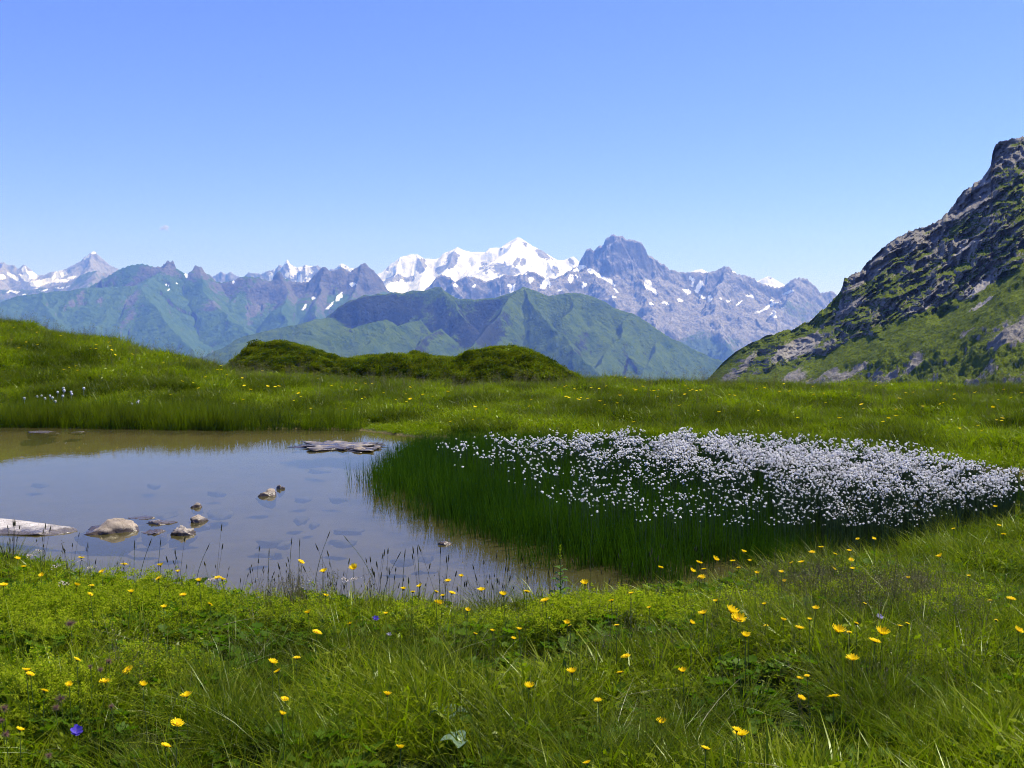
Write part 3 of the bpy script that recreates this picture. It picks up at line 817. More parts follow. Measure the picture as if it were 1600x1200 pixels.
# ------------------------------------------------------------------ plant pieces and scattering
def blades(g, n, h, r, lean=0.25, curve=0.35, w=0.004, seg=3, hvar=0.35, flat=0.0, droop=0.0):
    """n tapered bent strips -> V, quads, tip attribute"""
    a = g.uniform(0, 2 * math.pi, n); rad = r * np.sqrt(g.uniform(0, 1, n))
    x0, y0 = rad * np.cos(a), rad * np.sin(a)
    H = h * (1 + hvar * g.uniform(-1, 1, n))
    ph = a + g.normal(0, 1.0, n)
    ln = lean * g.uniform(0.1, 1.3, n); cv = curve * g.uniform(0.0, 1.5, n)
    ps = g.uniform(0, math.pi, n)
    ww = w * g.uniform(0.6, 1.4, n)
    t = np.linspace(0, 1, seg + 1)[None, :]
    out_ = (ln[:, None] * t + cv[:, None] * t ** 2) * H[:, None]
    z = H[:, None] * (t - (0.35 + droop) * cv[:, None] * t ** 2.2)
    x = x0[:, None] + out_ * np.cos(ph)[:, None]; y = y0[:, None] + out_ * np.sin(ph)[:, None]
    wd = 0.5 * ww[:, None] * (1 - t ** 1.8) + 0.0002
    dx = np.cos(ps)[:, None] * wd; dy = np.sin(ps)[:, None] * wd
    V = np.stack([np.stack([x - dx, y - dy, z - 0.01], -1), np.stack([x + dx, y + dy, z - 0.01], -1)], 2).reshape(-1, 3)
    k = seg + 1
    b = (np.arange(n) * k * 2)[:, None] + (np.arange(seg) * 2)[None, :]
    Q = np.stack([b, b + 1, b + 3, b + 2], -1).reshape(-1, 4)
    tip = np.repeat(np.broadcast_to(t, (n, k)).reshape(-1), 2)
    return V, Q, tip

def leaf_cards(g, C, size, up=0.5, aspect=1.0):
    """small randomly turned quads at the centres C"""
    n = len(C)
    nrm = g.normal(0, 1, (n, 3)); nrm[:, 2] = np.abs(nrm[:, 2]) + up
    nrm /= np.linalg.norm(nrm, axis=1, keepdims=True)
    t = np.cross(nrm, g.normal(0, 1, (n, 3))); t /= np.linalg.norm(t, axis=1, keepdims=True)
    b = np.cross(nrm, t)
    s = (size * g.uniform(0.6, 1.4, n))[:, None]
    V = np.stack([C - t * s, C - b * s * aspect * 0.8, C + t * s, C + b * s * aspect * 0.8], 1).reshape(-1, 3)
    Q = np.arange(n * 4).reshape(-1, 4)
    return V, Q, np.full(n * 4, 0.6)

def tube(P, rad, sides=4, cap=False):
    """thin tube along the points P with radii rad"""
    P = np.asarray(P, float); rad = np.broadcast_to(np.asarray(rad, float), (len(P),))
    T = np.gradient(P, axis=0); T /= np.linalg.norm(T, axis=1, keepdims=True) + 1e-12
    ref = np.where(np.abs(T[:, 2:3]) > 0.9, np.array([[1.0, 0, 0]]), np.array([[0, 0, 1.0]]))
    A = np.cross(T, ref); A /= np.linalg.norm(A, axis=1, keepdims=True); B = np.cross(T, A)
    an = np.arange(sides) * 2 * math.pi / sides
    V = P[:, None] + rad[:, None, None] * (np.cos(an)[None, :, None] * A[:, None] + np.sin(an)[None, :, None] * B[:, None])
    V = V.reshape(-1, 3)
    Q = []
    for i in range(len(P) - 1):
        for j in range(sides):
            k = (j + 1) % sides
            Q.append((i * sides + j, i * sides + k, (i + 1) * sides + k, (i + 1) * sides + j))
    return V, np.array(Q), np.repeat(np.linspace(0, 1, len(P)), sides)

def join(parts):
    V, Q, T, o = [], [], [], 0
    for v, q, t in parts:
        V.append(v); Q.append(np.asarray(q) + o); T.append(t); o += len(v)
    q4 = [q for q in Q if q.shape[1] == 4]; q3 = [q for q in Q if q.shape[1] == 3]
    fs = ([np.concatenate(q4)] if q4 else []) + ([np.concatenate(q3)] if q3 else [])
    return np.concatenate(V), fs, np.concatenate(T)

def piece(name, parts, mat):
    V, fs, T = join(parts)
    me = mesh_np(name, V, fs, dict(tip=T))
    me.materials.append(mat)
    return me

def scatter(name, P, meshes, scale, tint, label, category, rot=None, vi=None):
    """one stuff object: instances of small plant meshes on a cloud of points"""
    P = np.asarray(P, float); n_ = len(P)
    if rot is None:
        rot = np.column_stack([rng.normal(0, 0.08, n_), rng.normal(0, 0.08, n_), rng.uniform(0, 6.283, n_)])
    if vi is None:
        vi = rng.integers(0, len(meshes), n_)
    me = bpy.data.meshes.new(name)
    me.vertices.add(n_)
    me.vertices.foreach_set("co", P.astype(np.float32).ravel())
    for nm, ty, arr in (("rot", 'FLOAT_VECTOR', rot), ("scl", 'FLOAT', scale), ("tint", 'FLOAT', tint), ("vi", 'INT', vi)):
        at = me.attributes.new(nm, ty, 'POINT')
        key = "vector" if ty == 'FLOAT_VECTOR' else "value"
        arr = np.broadcast_to(np.asarray(arr), (n_, 3) if key == "vector" else (n_,))
        at.data.foreach_set(key, np.ascontiguousarray(arr, np.int32 if ty == 'INT' else np.float32).ravel())
    for ms in meshes:
        for mt in ms.materials:
            if mt.name not in me.materials: me.materials.append(mt)
    ng = bpy.data.node_groups.new(name, 'GeometryNodeTree')
    ng.interface.new_socket("Geometry", in_out='INPUT', socket_type='NodeSocketGeometry')
    ng.interface.new_socket("Geometry", in_out='OUTPUT', socket_type='NodeSocketGeometry')
    nd, lk = ng.nodes, ng.links
    gi, go = nd.new('NodeGroupInput'), nd.new('NodeGroupOutput')
    jn = nd.new('GeometryNodeJoinGeometry')
    for ms in reversed(meshes):
        ob = bpy.data.objects.new(ms.name, ms)
        oi = nd.new('GeometryNodeObjectInfo'); oi.inputs['Object'].default_value = ob
        oi.inputs['As Instance'].default_value = True
        lk.new(oi.outputs['Geometry'], jn.inputs[0])
    def named(nm, ty):
        q = nd.new('GeometryNodeInputNamedAttribute'); q.data_type = ty; q.inputs['Name'].default_value = nm
        return q.outputs['Attribute']
    ip = nd.new('GeometryNodeInstanceOnPoints')
    lk.new(gi.outputs[0], ip.inputs['Points']); lk.new(jn.outputs[0], ip.inputs['Instance'])
    ip.inputs['Pick Instance'].default_value = True
    lk.new(named("vi", 'INT'), ip.inputs['Instance Index'])
    er = nd.new('FunctionNodeEulerToRotation'); lk.new(named("rot", 'FLOAT_VECTOR'), er.inputs[0])
    lk.new(er.outputs[0], ip.inputs['Rotation']); lk.new(named("scl", 'FLOAT'), ip.inputs['Scale'])
    lk.new(ip.outputs[0], go.inputs[0])
    ob = link(name, me, None, kind="stuff", label=label, category=category)
    md = ob.modifiers.new("scatter", 'NODES'); md.node_group = ng
    return ob

def on_ground(px, py, h):
    """point of the ground under something h above it that shows at this pixel"""
    z = 0.1 + h
    for _ in range(8):
        x, d = on_level(px, py, z)
        gz = float(ground(np.array([x]), np.array([d]))[0])
        z = 0.5 * z + 0.5 * (gz + h)
    return float(x), float(d), gz

# ---- plant materials
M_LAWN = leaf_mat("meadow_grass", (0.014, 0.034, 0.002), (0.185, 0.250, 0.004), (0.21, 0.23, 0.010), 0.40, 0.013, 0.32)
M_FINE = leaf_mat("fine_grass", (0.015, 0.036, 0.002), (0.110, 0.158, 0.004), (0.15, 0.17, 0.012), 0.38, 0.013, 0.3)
M_RUSH = leaf_mat("rush", (0.016, 0.048, 0.003), (0.050, 0.108, 0.004), None, 0.25, 0.01, 0.4, patch=0.3)
M_FROTH = leaf_mat("mantle_flower", (0.20, 0.25, 0.012), (0.29, 0.33, 0.02), None, 0.45, 0.0, 0.5)
M_MANTLE = leaf_mat("mantle_leaf", (0.045, 0.105, 0.006), (0.085, 0.155, 0.008), None, 0.45, 0.006, 0.5)
M_DRY = leaf_mat("dry_stalk", (0.085, 0.075, 0.035), (0.16, 0.13, 0.075), None, 0.3, 0.03, 0.4)
M_DARKSEED = leaf_mat("dark_seed", (0.030, 0.034, 0.014), (0.06, 0.055, 0.025), None, 0.2, 0.02, 0.4)
M_SCRUB = leaf_mat("scrub", (0.036, 0.060, 0.006), (0.140, 0.160, 0.010), None, 0.3, 0.0, 0.5)
M_STEM = plain_mat("green_stem", (0.05, 0.085, 0.018), 0.6, 0.2)

g = np.random.default_rng(11)
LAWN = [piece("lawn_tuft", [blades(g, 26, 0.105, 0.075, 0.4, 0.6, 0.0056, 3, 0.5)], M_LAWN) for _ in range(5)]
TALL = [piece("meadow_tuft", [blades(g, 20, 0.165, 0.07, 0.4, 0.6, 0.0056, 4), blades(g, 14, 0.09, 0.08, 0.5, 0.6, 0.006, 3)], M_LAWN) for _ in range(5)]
TUSS = [piece("tussock", [blades(g, 170, 0.25, 0.075, 0.55, 0.55, 0.0022, 4, 0.4, droop=0.15)], M_FINE) for _ in range(4)]
FART = [piece("far_tuft", [blades(g, 50, 0.15, 0.20, 0.4, 0.6, 0.0090, 3, 0.5)], M_LAWN) for _ in range(5)]
FARF = [piece("far_fine_tuft", [blades(g, 80, 0.19, 0.15, 0.4, 0.5, 0.0060, 3, 0.45)], M_FINE) for _ in range(4)]

def leafy(g, n, r, h, size, asp=0.45):
    """a low clump of small leaves at all angles"""
    a = g.uniform(0, 6.283, n); q = r * np.sqrt(g.uniform(0, 1, n))
    z = h * (1 - 0.6 * (q / r) ** 2) * g.uniform(0.25, 1.0, n)
    return leaf_cards(g, np.column_stack([q * np.cos(a), q * np.sin(a), z]), size, 0.5, asp)
FARL = [piece("far_leafy_clump", [leafy(g, 90, 0.22, 0.14, 0.020), blades(g, 26, 0.15, 0.2, 0.4, 0.6, 0.009, 3, 0.4)], M_LAWN) for _ in range(4)]
NEARL = [piece("leafy_clump", [leafy(g, 44, 0.085, 0.09, 0.0105, 0.5)], M_LAWN) for _ in range(4)]

def stalk(h, lean, az, rad=0.0011, sides=3, k=5):
    t = np.linspace(0, 1, k)
    P = np.stack([np.cos(az) * (lean * t + 0.5 * lean * t * t) * h, np.sin(az) * (lean * t + 0.5 * lean * t * t) * h, h * t], 1)
    return P, tube(P, np.linspace(rad, rad * 0.5, k), sides)

def seed_spray(g, h, n, spread, size, mats=None):
    """grass stalk with a loose panicle"""
    P, tb = stalk(h, g.uniform(0.02, 0.18), g.uniform(0, 6.28), 0.0013)
    top = P[-1]
    C = top + np.column_stack([g.normal(0, spread, n), g.normal(0, spread, n), -g.uniform(0, 0.30, n) * h])
    C[:, 0] -= (top[2] - C[:, 2]) * (top[0] / h); C[:, 1] -= (top[2] - C[:, 2]) * (top[1] / h)
    return [tb, leaf_cards(g, C, size, 0.0, 0.55)]

def spike(g, h, sp, rad):
    """stalk with a dense narrow spike"""
    P, tb = stalk(h, g.uniform(0.02, 0.22), g.uniform(0, 6.28), 0.0012)
    t = np.linspace(0, 1, 6)
    d = P[-1] - P[-2]; d /= np.linalg.norm(d)
    S = P[-1] + d * (t[:, None] * sp)
    return [tb, tube(S, rad * np.array([0.3, 0.9, 1.0, 0.9, 0.6, 0.1]), 5)]

SEDGE = [piece("sedge_stalk", sum([spike(g, g.uniform(0.24, 0.40), g.uniform(0.02, 0.05), 0.0035) for _ in range(3)], []), M_DARKSEED) for _ in range(5)]
SEDGE += [piece("sedge_spray", sum([seed_spray(g, g.uniform(0.22, 0.34), 14, 0.018, 0.0038) for _ in range(2)], []), M_DARKSEED) for _ in range(4)]
DRYS = [piece("dry_spray", sum([seed_spray(g, g.uniform(0.20, 0.32), 20, 0.022, 0.0040) for _ in range(3)], []), M_DRY) for _ in range(5)]
RIDGE = [piece("tall_stalk", sum([seed_spray(g, g.uniform(0.32, 0.55), 18, 0.02, 0.008) for _ in range(3)], []) + [blades(g, 12, 0.34, 0.1, 0.25, 0.3, 0.005, 3)], M_DRY) for _ in range(5)]
RUSH = [piece("rush_clump", [blades(g, 34, 0.40, 0.13, 0.10, 0.12, 0.0050, 3, 0.18)], M_RUSH) for _ in range(5)]

def disc_leaf(g, c, r, tilt, lobes=9):
    """round scalloped leaf, folded like a shallow funnel"""
    n_ = lobes * 2
    an = np.arange(n_) * 2 * math.pi / n_ + g.uniform(0, 6)
    rr = r * (1 + 0.10 * np.cos(np.arange(n_) * math.pi))
    rr[0] *= 0.35
    P = np.column_stack([rr * np.cos(an), rr * np.sin(an), 0.25 * rr + 0.08 * r * np.cos(np.arange(n_) * math.pi)])
    P = np.concatenate([P, [[0, 0, 0]]])
    ax, ay = tilt
    Rx = np.array([[1, 0, 0], [0, math.cos(ax), -math.sin(ax)], [0, math.sin(ax), math.cos(ax)]])
    Ry = np.array([[math.cos(ay), 0, math.sin(ay)], [0, 1, 0], [-math.sin(ay), 0, math.cos(ay)]])
    P = P @ Rx.T @ Ry.T + np.asarray(c)
    i = np.arange(n_)
    return P, np.stack([i, (i + 1) % n_, np.full(n_, n_)], 1), np.full(n_ + 1, 0.6)

def mantle(g, nl=7, r=0.085):
    ps = []
    for _ in range(nl):
        a, d = g.uniform(0, 6.28), r * math.sqrt(g.uniform(0, 1))
        z = g.uniform(0.05, 0.11)
        c = (d * math.cos(a), d * math.sin(a), z)
        ps.append(disc_leaf(g, c, g.uniform(0.017, 0.034), g.normal(0, 0.35, 2)))
        ps.append(tube([(c[0] * .3, c[1] * .3, 0), (c[0] * .7, c[1] * .7, z * .6), c], 0.001, 3))
    return ps
def froth(g, k=6, r=0.08):
    ps = []
    for _ in range(k):
        a, d = g.uniform(0, 6.28), r * math.sqrt(g.uniform(0, 1))
        h = g.uniform(0.12, 0.19)
        c = np.array([d * math.cos(a), d * math.sin(a), h])
        ps.append(tube([(c[0] * .4, c[1] * .4, 0), c * [0.8, 0.8, 0.5], c], 0.0009, 3))
        for _ in range(4):
            cc = c + g.normal(0, 0.012, 3)
            ps.append(leaf_cards(g, cc + g.normal(0, 0.006, (9, 3)), 0.0042, 0.3))
    return ps
MANTLE = [piece("mantle_leaves", mantle(g), M_MANTLE) for _ in range(4)]
FROTH = [piece("mantle_froth", froth(g), M_FROTH) for _ in range(4)]
HERB = [piece("herb_leaves", mantle(g, 12, 0.07), M_MANTLE) for _ in range(3)]

# ------------------------------------------------------------------ grass on the near bank
def frustum_points(n, y0, y1, margin=0.6, power=1.0):
    """random ground points over the wedge the camera sees, plus a margin to either side"""
    u = rng.uniform(0, 1, n)
    Y = y0 + (y1 - y0) * u ** power
    half = 0.5 * Y + margin
    X = rng.uniform(-1, 1, n) * half
    return X, Y

def place(X, Y, keep):
    X, Y = X[keep], Y[keep]
    return np.column_stack([X, Y, ground(X, Y)])

X, Y = frustum_points(41000, 1.2, 10.5, 3.2, 0.8)
sd = pond_sd(X, Y)
ysx = np.interp(np.clip(X / Y, -2.5, 2.5), FS_U, FS_Y)
cl = fbm(X * 1.3, Y * 1.3, 3, 101)
near_ok = (sd > 0.02) & (Y < ysx)
k = near_ok & (rng.uniform(0, 1, len(X)) < 0.50 + 1.1 * cl)
P = place(X, Y, k)
shore = sstep(0.0, 0.5, sd[k])
scatter("short_grass", P, LAWN + NEARL + NEARL[:2], (0.65 + 0.6 * rng.uniform(0, 1, len(P))) * (0.7 + 0.5 * shore) * np.clip(1 + 1.0 * cl[k], 0.55, 1.4), np.clip(0.5 + 0.8 * cl[k] + rng.normal(0, 0.36, len(P)), 0, 1),
        "short bright green grass carpeting the near bank of the pond", "grass")
k = near_ok & (rng.uniform(0, 1, len(X)) < 0.16 + 0.8 * cl) & (sd > 0.1)
P = place(X, Y, k)
scatter("meadow_grass", P, TALL, rng.uniform(0.6, 1.15, len(P)) * np.clip(1 + 0.6 * cl[k], 0.6, 1.15), np.clip(0.5 + 0.5 * cl[k] + rng.normal(0, 0.25, len(P)), 0, 1),
        "taller meadow grass on the near bank of the pond", "grass")
TUSS_AT = [(1300, 1010, 14, .5), (1210, 1010, 10, .4), (850, 1190, 12, .35), (640, 1120, 10, .35), (1430, 930, 12, .5), (530, 1030, 9, .35), (1530, 900, 16, .6), (1050, 1200, 8, .3), (1160, 1150, 8, .3), (1350, 1150, 10, .3),
           (960, 1170, 7, .3), (250, 1200, 8, .3), (420, 1150, 8, .3), (1480, 1100, 10, .4), (1570, 1010, 10, .4), (760, 1040, 7, .3), (1000, 1040, 7, .3), (60, 880, 14, .4), (20, 865, 10, .35), (1130, 900, 14, .4), (1230, 870, 16, .5), (330, 1100, 6, .3), (1560, 860, 14, .6)]
pts = []
for px, py, n_, r in TUSS_AT:
    x, d, z = on_ground(px, py, 0.02)
    n_ = max(3, int(n_ * 0.55))
    a = rng.uniform(0, 6.283, n_); q = r * np.sqrt(rng.uniform(0, 1, n_))
    pts.append(np.column_stack([x + q * np.cos(a), d + q * np.sin(a)]))
pts = np.concatenate(pts)
ex = near_ok & (rng.uniform(0, 1, len(X)) < 0.010)
pts = np.concatenate([pts, np.column_stack([X[ex], Y[ex]])])
pts = pts[(pond_sd(pts[:, 0], pts[:, 1]) > 0.05) & (pts[:, 1] > 1.5)]
P = np.column_stack([pts, ground(pts[:, 0], pts[:, 1])])
scatter("tussock_grass", P, TUSS, rng.uniform(0.65, 1.15, len(P)), np.clip(rng.normal(0.45, 0.25, len(P)), 0, 1),
        "fine dark tussock grass in clumps on the near bank", "grass")

def img_blobs(lst, n):
    """ground points gathered round image places (px, py, rx, ry, share)"""
    w = np.array([q[4] for q in lst], float); w /= w.sum()
    i = rng.choice(len(lst), n, p=w)
    L = np.array([q[:4] for q in lst], float)[i]
    px = L[:, 0] + L[:, 2] * rng.normal(0, 0.6, n); py = L[:, 1] + L[:, 3] * rng.normal(0, 0.6, n)
    py = np.maximum(py, 700)
    x, d = on_level(px, py, 0.14)
    ok = (pond_sd(x, d) > 0.03) & (d > 1.6)
    return np.column_stack([x[ok], d[ok], ground(x[ok], d[ok])])
MB = [(90, 960, 90, 40, 3), (220, 950, 90, 40, 2), (60, 1010, 60, 30, 1), (340, 960, 60, 30, .7), (1000, 970, 110, 26, 3), (1180, 960, 70, 30, 1), (900, 980, 60, 25, 1), (1330, 930, 90, 26, .8), (1480, 960, 80, 30, .5), (480, 975, 60, 30, .6), (60, 1150, 60, 40, .5), (250, 1090, 80, 30, .5), (700, 990, 100, 20, .5)]
P = img_blobs(MB, 1500)
scatter("mantle_leaves", P, MANTLE, rng.uniform(0.8, 1.3, len(P)), np.clip(rng.normal(0.5, 0.25, len(P)), 0, 1), "round scalloped leaves growing low among the near grass", "leaves")
P = img_blobs(MB, 1100)
scatter("mantle_flowers", P, FROTH, rng.uniform(0.75, 1.2, len(P)), np.clip(rng.normal(0.5, 0.25, len(P)), 0, 1), "frothy yellow green flower sprays on the near bank", "flowers")
k = near_ok & (rng.uniform(0, 1, len(X)) < 0.17)
P = place(X, Y, k)
scatter("low_herbs", P, HERB, rng.uniform(0.5, 0.9, len(P)), np.clip(rng.normal(0.4, 0.25, len(P)), 0, 1), "small round leaved herbs between the near grass blades", "leaves")

BROAD = [piece("broad_blades", [blades(g, 5, 0.17, 0.05, 0.4, 0.7, 0.011, 5, 0.35)], M_LAWN) for _ in range(4)]
k = near_ok & (rng.uniform(0, 1, len(X)) < 0.045)
P = place(X, Y, k)
scatter("broad_grass", P, BROAD, rng.uniform(0.45, 0.85, len(P)), np.clip(rng.normal(0.75, 0.25, len(P)), 0, 1), "broad bright grass blades here and there on the near bank", "grass")
M_STRAW = leaf_mat("straw", (0.20, 0.18, 0.10), (0.36, 0.34, 0.24), None, 0.3, 0.04, 0.4)
STRAW = [piece("straw", [blades(g, 3, 0.17, 0.05, 0.9, 1.3, 0.0035, 6, 0.4)], M_STRAW) for _ in range(4)]
k = near_ok & (rng.uniform(0, 1, len(X)) < 0.018)
P = place(X, Y, k); P[:, 2] += 0.03
scatter("dead_grass", P, STRAW, rng.uniform(0.6, 1.2, len(P)), rng.uniform(0, 1, len(P)), "pale dead grass blades bent over on the near bank", "grass")

# stalks along the water's edge and seed sprays on the bank
i = rng.uniform(-0.05, 1, 240)
sx_ = np.interp(i, [0, .15, .3, .5, .7, .85, 1], [20, 130, 330, 520, 760, 930, 1120])
sy_ = np.interp(sx_, [q[0] for q in NEAR_SHORE], [q[1] for q in NEAR_SHORE]) + np.abs(rng.normal(0, 20, len(i))) + 3
x, d = on_level(sx_, sy_, 0.04)
ok = pond_sd(x, d) > 0
ok &= rng.uniform(0, 1, len(x)) < 0.30 + 0.7 * sstep(360, 420, sx_) * (1 - sstep(520, 700, sx_)) + 0.2 * (sx_ > 600)
P = np.column_stack([x[ok], d[ok], ground(x[ok], d[ok])])
scatter("sedge", P, SEDGE, rng.uniform(0.45, 1.15, len(P)), rng.uniform(0, 1, len(P)), "dark sedge stalks with seed heads along the near water edge", "sedge")
i = rng.uniform(0, 1, 760)
sx_ = 10 + 1650 * i
sy_ = np.interp(sx_, [q[0] for q in NEAR_SHORE], [q[1] for q in NEAR_SHORE]) + rng.normal(12, 7, len(i))
x, d = on_level(sx_, sy_, 0.02)
P = np.column_stack([x, d, np.maximum(ground(x, d), -0.05)])
scatter("shore_grass", P, TALL, rng.uniform(0.4, 0.95, len(P)) * np.interp(P[:, 0], [1.5, 3.0], [1.0, 1.35]), np.clip(rng.normal(0.5, 0.3, len(P)), 0, 1), "bright grass blades standing at the near water edge", "grass")
P = img_blobs([(1260, 930, 70, 26, 4), (1400, 950, 90, 30, 4), (1330, 1000, 120, 50, 1), (1180, 1000, 100, 40, .6), (600, 1000, 200, 40, .6), (1000, 1060, 200, 60, .6), (1500, 1000, 80, 60, 1), (460, 950, 60, 14, .8), (250, 1080, 150, 50, .4), (1400, 1120, 150, 50, .5)], 620)
scatter("seed_sprays", P, DRYS, rng.uniform(0.6, 1.05, len(P)), rng.uniform(0, 1, len(P)), "brown grey grass seed sprays standing in the near meadow", "grass")

# ------------------------------------------------------------------ meadow beyond the pond
n_ = 74000
Y = 8.5 + (34 - 8.5) * rng.uniform(0, 1, n_) ** 0.9
X = rng.uniform(-1, 1, n_) * (0.5 * Y + 4.0)
u = X / Y
sd = pond_sd(X, Y); ysx = np.interp(u, FS_U, FS_Y); ycx = np.interp(u, CR_U, CR_Y)
far_ok = (sd > 0.03) & (Y > ysx - 0.2) & (Y < ycx + 2.2)
cl = fbm(X * 0.55, Y * 0.55, 4, 111) + 0.4 * fbm(X * 1.8, Y * 1.2, 2, 112)
ppx, ppy = project(X, Y, ground(X, Y))
dk = np.clip(blob(ppx, ppy, [(1405, 690, 34, 12, 0), (1365, 682, 26, 8, 0), (985, 645, 30, 10, 0), (1135, 660, 26, 9, 0), (1585, 660, 40, 12, 0), (150, 605, 40, 8, 0), (85, 622, 26, 9, 0), (240, 612, 30, 9, 0), (40, 602, 60, 6, 0), (420, 612, 40, 9, 0), (620, 660, 24, 6, 0), (1440, 640, 40, 10, 0), (1260, 640, 40, 10, 0), (330, 640, 60, 8, 0)]) * 1.4 - 0.4, 0, 1)
edge = 1 - sstep(0.1, 1.6, sd)
k = far_ok & (rng.uniform(0, 1, n_) < 0.52)
P = place(X, Y, k)
tt = np.clip(0.52 + 1.3 * cl[k] - 1.0 * dk[k] + 0.25 * edge[k] + rng.normal(0, 0.34, k.sum()), 0, 1)
scatter("far_meadow_grass", P, FART + FARL + FARL, (0.7 + 0.5 * rng.uniform(0, 1, len(P))) * (1 + 0.9 * cl[k]) * (1 - 0.45 * edge[k]) * (1 + 0.4 * dk[k]), tt, "bright green grass of the meadow beyond the pond", "grass")
k = far_ok & (rng.uniform(0, 1, n_) < 0.15 + 0.35 * dk + 0.3 * (cl < -0.1)) & (edge < 0.7)
P = place(X, Y, k)
scatter("far_tussock_grass", P, FARF, (0.7 + 0.5 * rng.uniform(0, 1, len(P))) * (1 + 0.3 * dk[k]), np.clip(0.45 + 1.0 * cl[k] - 0.9 * dk[k] + rng.normal(0, 0.3, k.sum()), 0, 1), "darker fine tussock grass across the meadow beyond the pond", "grass")
crestness = np.exp(-((Y - ycx) / 1.6) ** 2)
k = far_ok & (rng.uniform(0, 1, n_) < 0.010 + 0.10 * crestness) & (edge < 0.4)
P = place(X, Y, k)
scatter("tall_seed_grass", P, RIDGE, rng.uniform(0.5, 1.0, len(P)), rng.uniform(0, 1, len(P)), "tall grass stalks gone to seed along the meadow crest", "grass")
# reedy fringe standing in the far edge of the pond, left
i = rng.uniform(0, 1, 900)
fx = 1 + 560 * i
fy = np.interp(fx, [q[0] for q in FAR_SHORE][::-1], [q[1] for q in FAR_SHORE][::-1]) - np.abs(rng.normal(0, 5, len(i))) + 2
x, d = on_level(fx, fy, 0.0)
keep = rng.uniform(0, 1, len(x)) < np.interp(fx, [0, 180, 290, 420, 560], [0.9, 0.8, 0.9, 0.25, 0.2])
x, d = x[keep], d[keep]
P = np.column_stack([x, d, np.maximum(ground(x, d), -0.05)])
FRINGE = [piece("fringe_clump", [blades(g, 30, 0.36, 0.12, 0.12, 0.15, 0.006, 3, 0.3)], M_FINE) for _ in range(3)]
scatter("fringe_grass", P, FRINGE, rng.uniform(0.6, 1.1, len(P)), rng.uniform(0.2, 0.8, len(P)), "upright grass fringe along the far left water edge", "grass")

# ------------------------------------------------------------------ rushes and cotton grass in the pond
RUSH_PX = [(556, 752), (575, 735), (600, 714), (640, 698), (760, 700), (860, 704), (1000, 706), (1150, 710), (1280, 717), (1380, 726), (1480, 738), (1600, 754), (1690, 766), (1690, 776),
           (1600, 800), (1500, 838), (1400, 866), (1280, 884), (1200, 894), (1120, 904), (1040, 918), (950, 914), (850, 893), (760, 862), (700, 840), (640, 808), (590, 780)]
RUSH_P = poly_px(RUSH_PX)
def in_poly(X, Y, P):
    ins = np.zeros(X.shape, bool)
    for (ax, ay), (bx, by) in zip(P, np.roll(P, -1, 0)):
        c = (ay > Y) != (by > Y)
        ins ^= c & (X < ax + (Y - ay) / (by - ay + 1e-12) * (bx - ax))
    return ins
def poly_dist(X, Y, P):
    d2 = np.full(X.shape, 1e9)
    for (ax, ay), (bx, by) in zip(P, np.roll(P, -1, 0)):
        ex, ey = bx - ax, by - ay
        t = np.clip(((X - ax) * ex + (Y - ay) * ey) / (ex * ex + ey * ey), 0, 1)
        d2 = np.minimum(d2, (X - ax - t * ex) ** 2 + (Y - ay - t * ey) ** 2)
    return np.sqrt(d2)
lo, hi = RUSH_P.min(0), RUSH_P.max(0)
X = rng.uniform(lo[0], hi[0], 7600); Y = rng.uniform(lo[1], hi[1], 7600)
dd = poly_dist(X, Y, RUSH_P)
rpx, rpy = project(X, Y, 0 * X)
k = in_poly(X, Y, RUSH_P) & (rng.uniform(0, 1, len(X)) < 0.22 + 0.78 * sstep(0.0, 0.7, dd))
X, Y, dd = X[k], Y[k], dd[k]
P = np.column_stack([X, Y, np.maximum(ground(X, Y), -0.12)])
scatter("rushes", P, RUSH, rng.uniform(0.85, 1.12, len(P)) * (0.80 + 0.20 * sstep(0, 0.6, dd)) * np.where(rpy[k] > 800, np.interp(rpx[k], [1080, 1300], [1.0, 0.60]), np.interp(rpx[k], [1250, 1500], [1.0, 0.72])), rng.uniform(0, 1, len(P)), "dark green rushes standing thick in the right half of the pond", "rushes",
        rot=np.column_stack([rng.normal(0, 0.03, len(P)), rng.normal(0, 0.03, len(P)), rng.uniform(0, 6.28, len(P))]))

# heads: white wool, lumpy, with loose hairs
M_WOOL = plain_mat("cotton_wool", (0.99, 0.98, 0.94), 0.9, 0.0, trans=0.70)
def wool(g, r=0.020):
    ps = []
    for _ in range(5):
        c = g.normal(0, 0.35 * r, 3); c[2] *= 0.7
        n1_, n2_ = 6, 4
        th = np.linspace(0.15, math.pi - 0.15, n2_)[:, None]; ph = np.linspace(0, 2 * math.pi, n1_ + 1)[None, :-1]
        rr = r * 0.72 * g.uniform(0.75, 1.15, (n2_, n1_))
        V = np.stack([rr * np.sin(th) * np.cos(ph), rr * np.sin(th) * np.sin(ph), rr * 0.85 * np.cos(th) + 0 * ph], -1).reshape(-1, 3) + c
        Q = [(a * n1_ + b_, a * n1_ + (b_ + 1) % n1_, (a + 1) * n1_ + (b_ + 1) % n1_, (a + 1) * n1_ + b_) for a in range(n2_ - 1) for b_ in range(n1_)]
        ps.append((V, np.array(Q), np.ones(len(V))))
    dirs = g.normal(0, 1, (26, 3)); dirs /= np.linalg.norm(dirs, axis=1, keepdims=True)
    s = np.cross(dirs, g.normal(0, 1, (26, 3))); s /= np.linalg.norm(s, axis=1, keepdims=True)
    L = r * g.uniform(0.9, 1.35, (26, 1))
    V = np.stack([dirs * r * 0.5 - s * r * 0.07, dirs * r * 0.5 + s * r * 0.07, dirs * L], 1).reshape(-1, 3)
    ps.append((V, np.arange(78).reshape(-1, 3), np.ones(78)))
    return ps
WOOL = [piece("wool", wool(g), M_WOOL) for _ in range(4)]
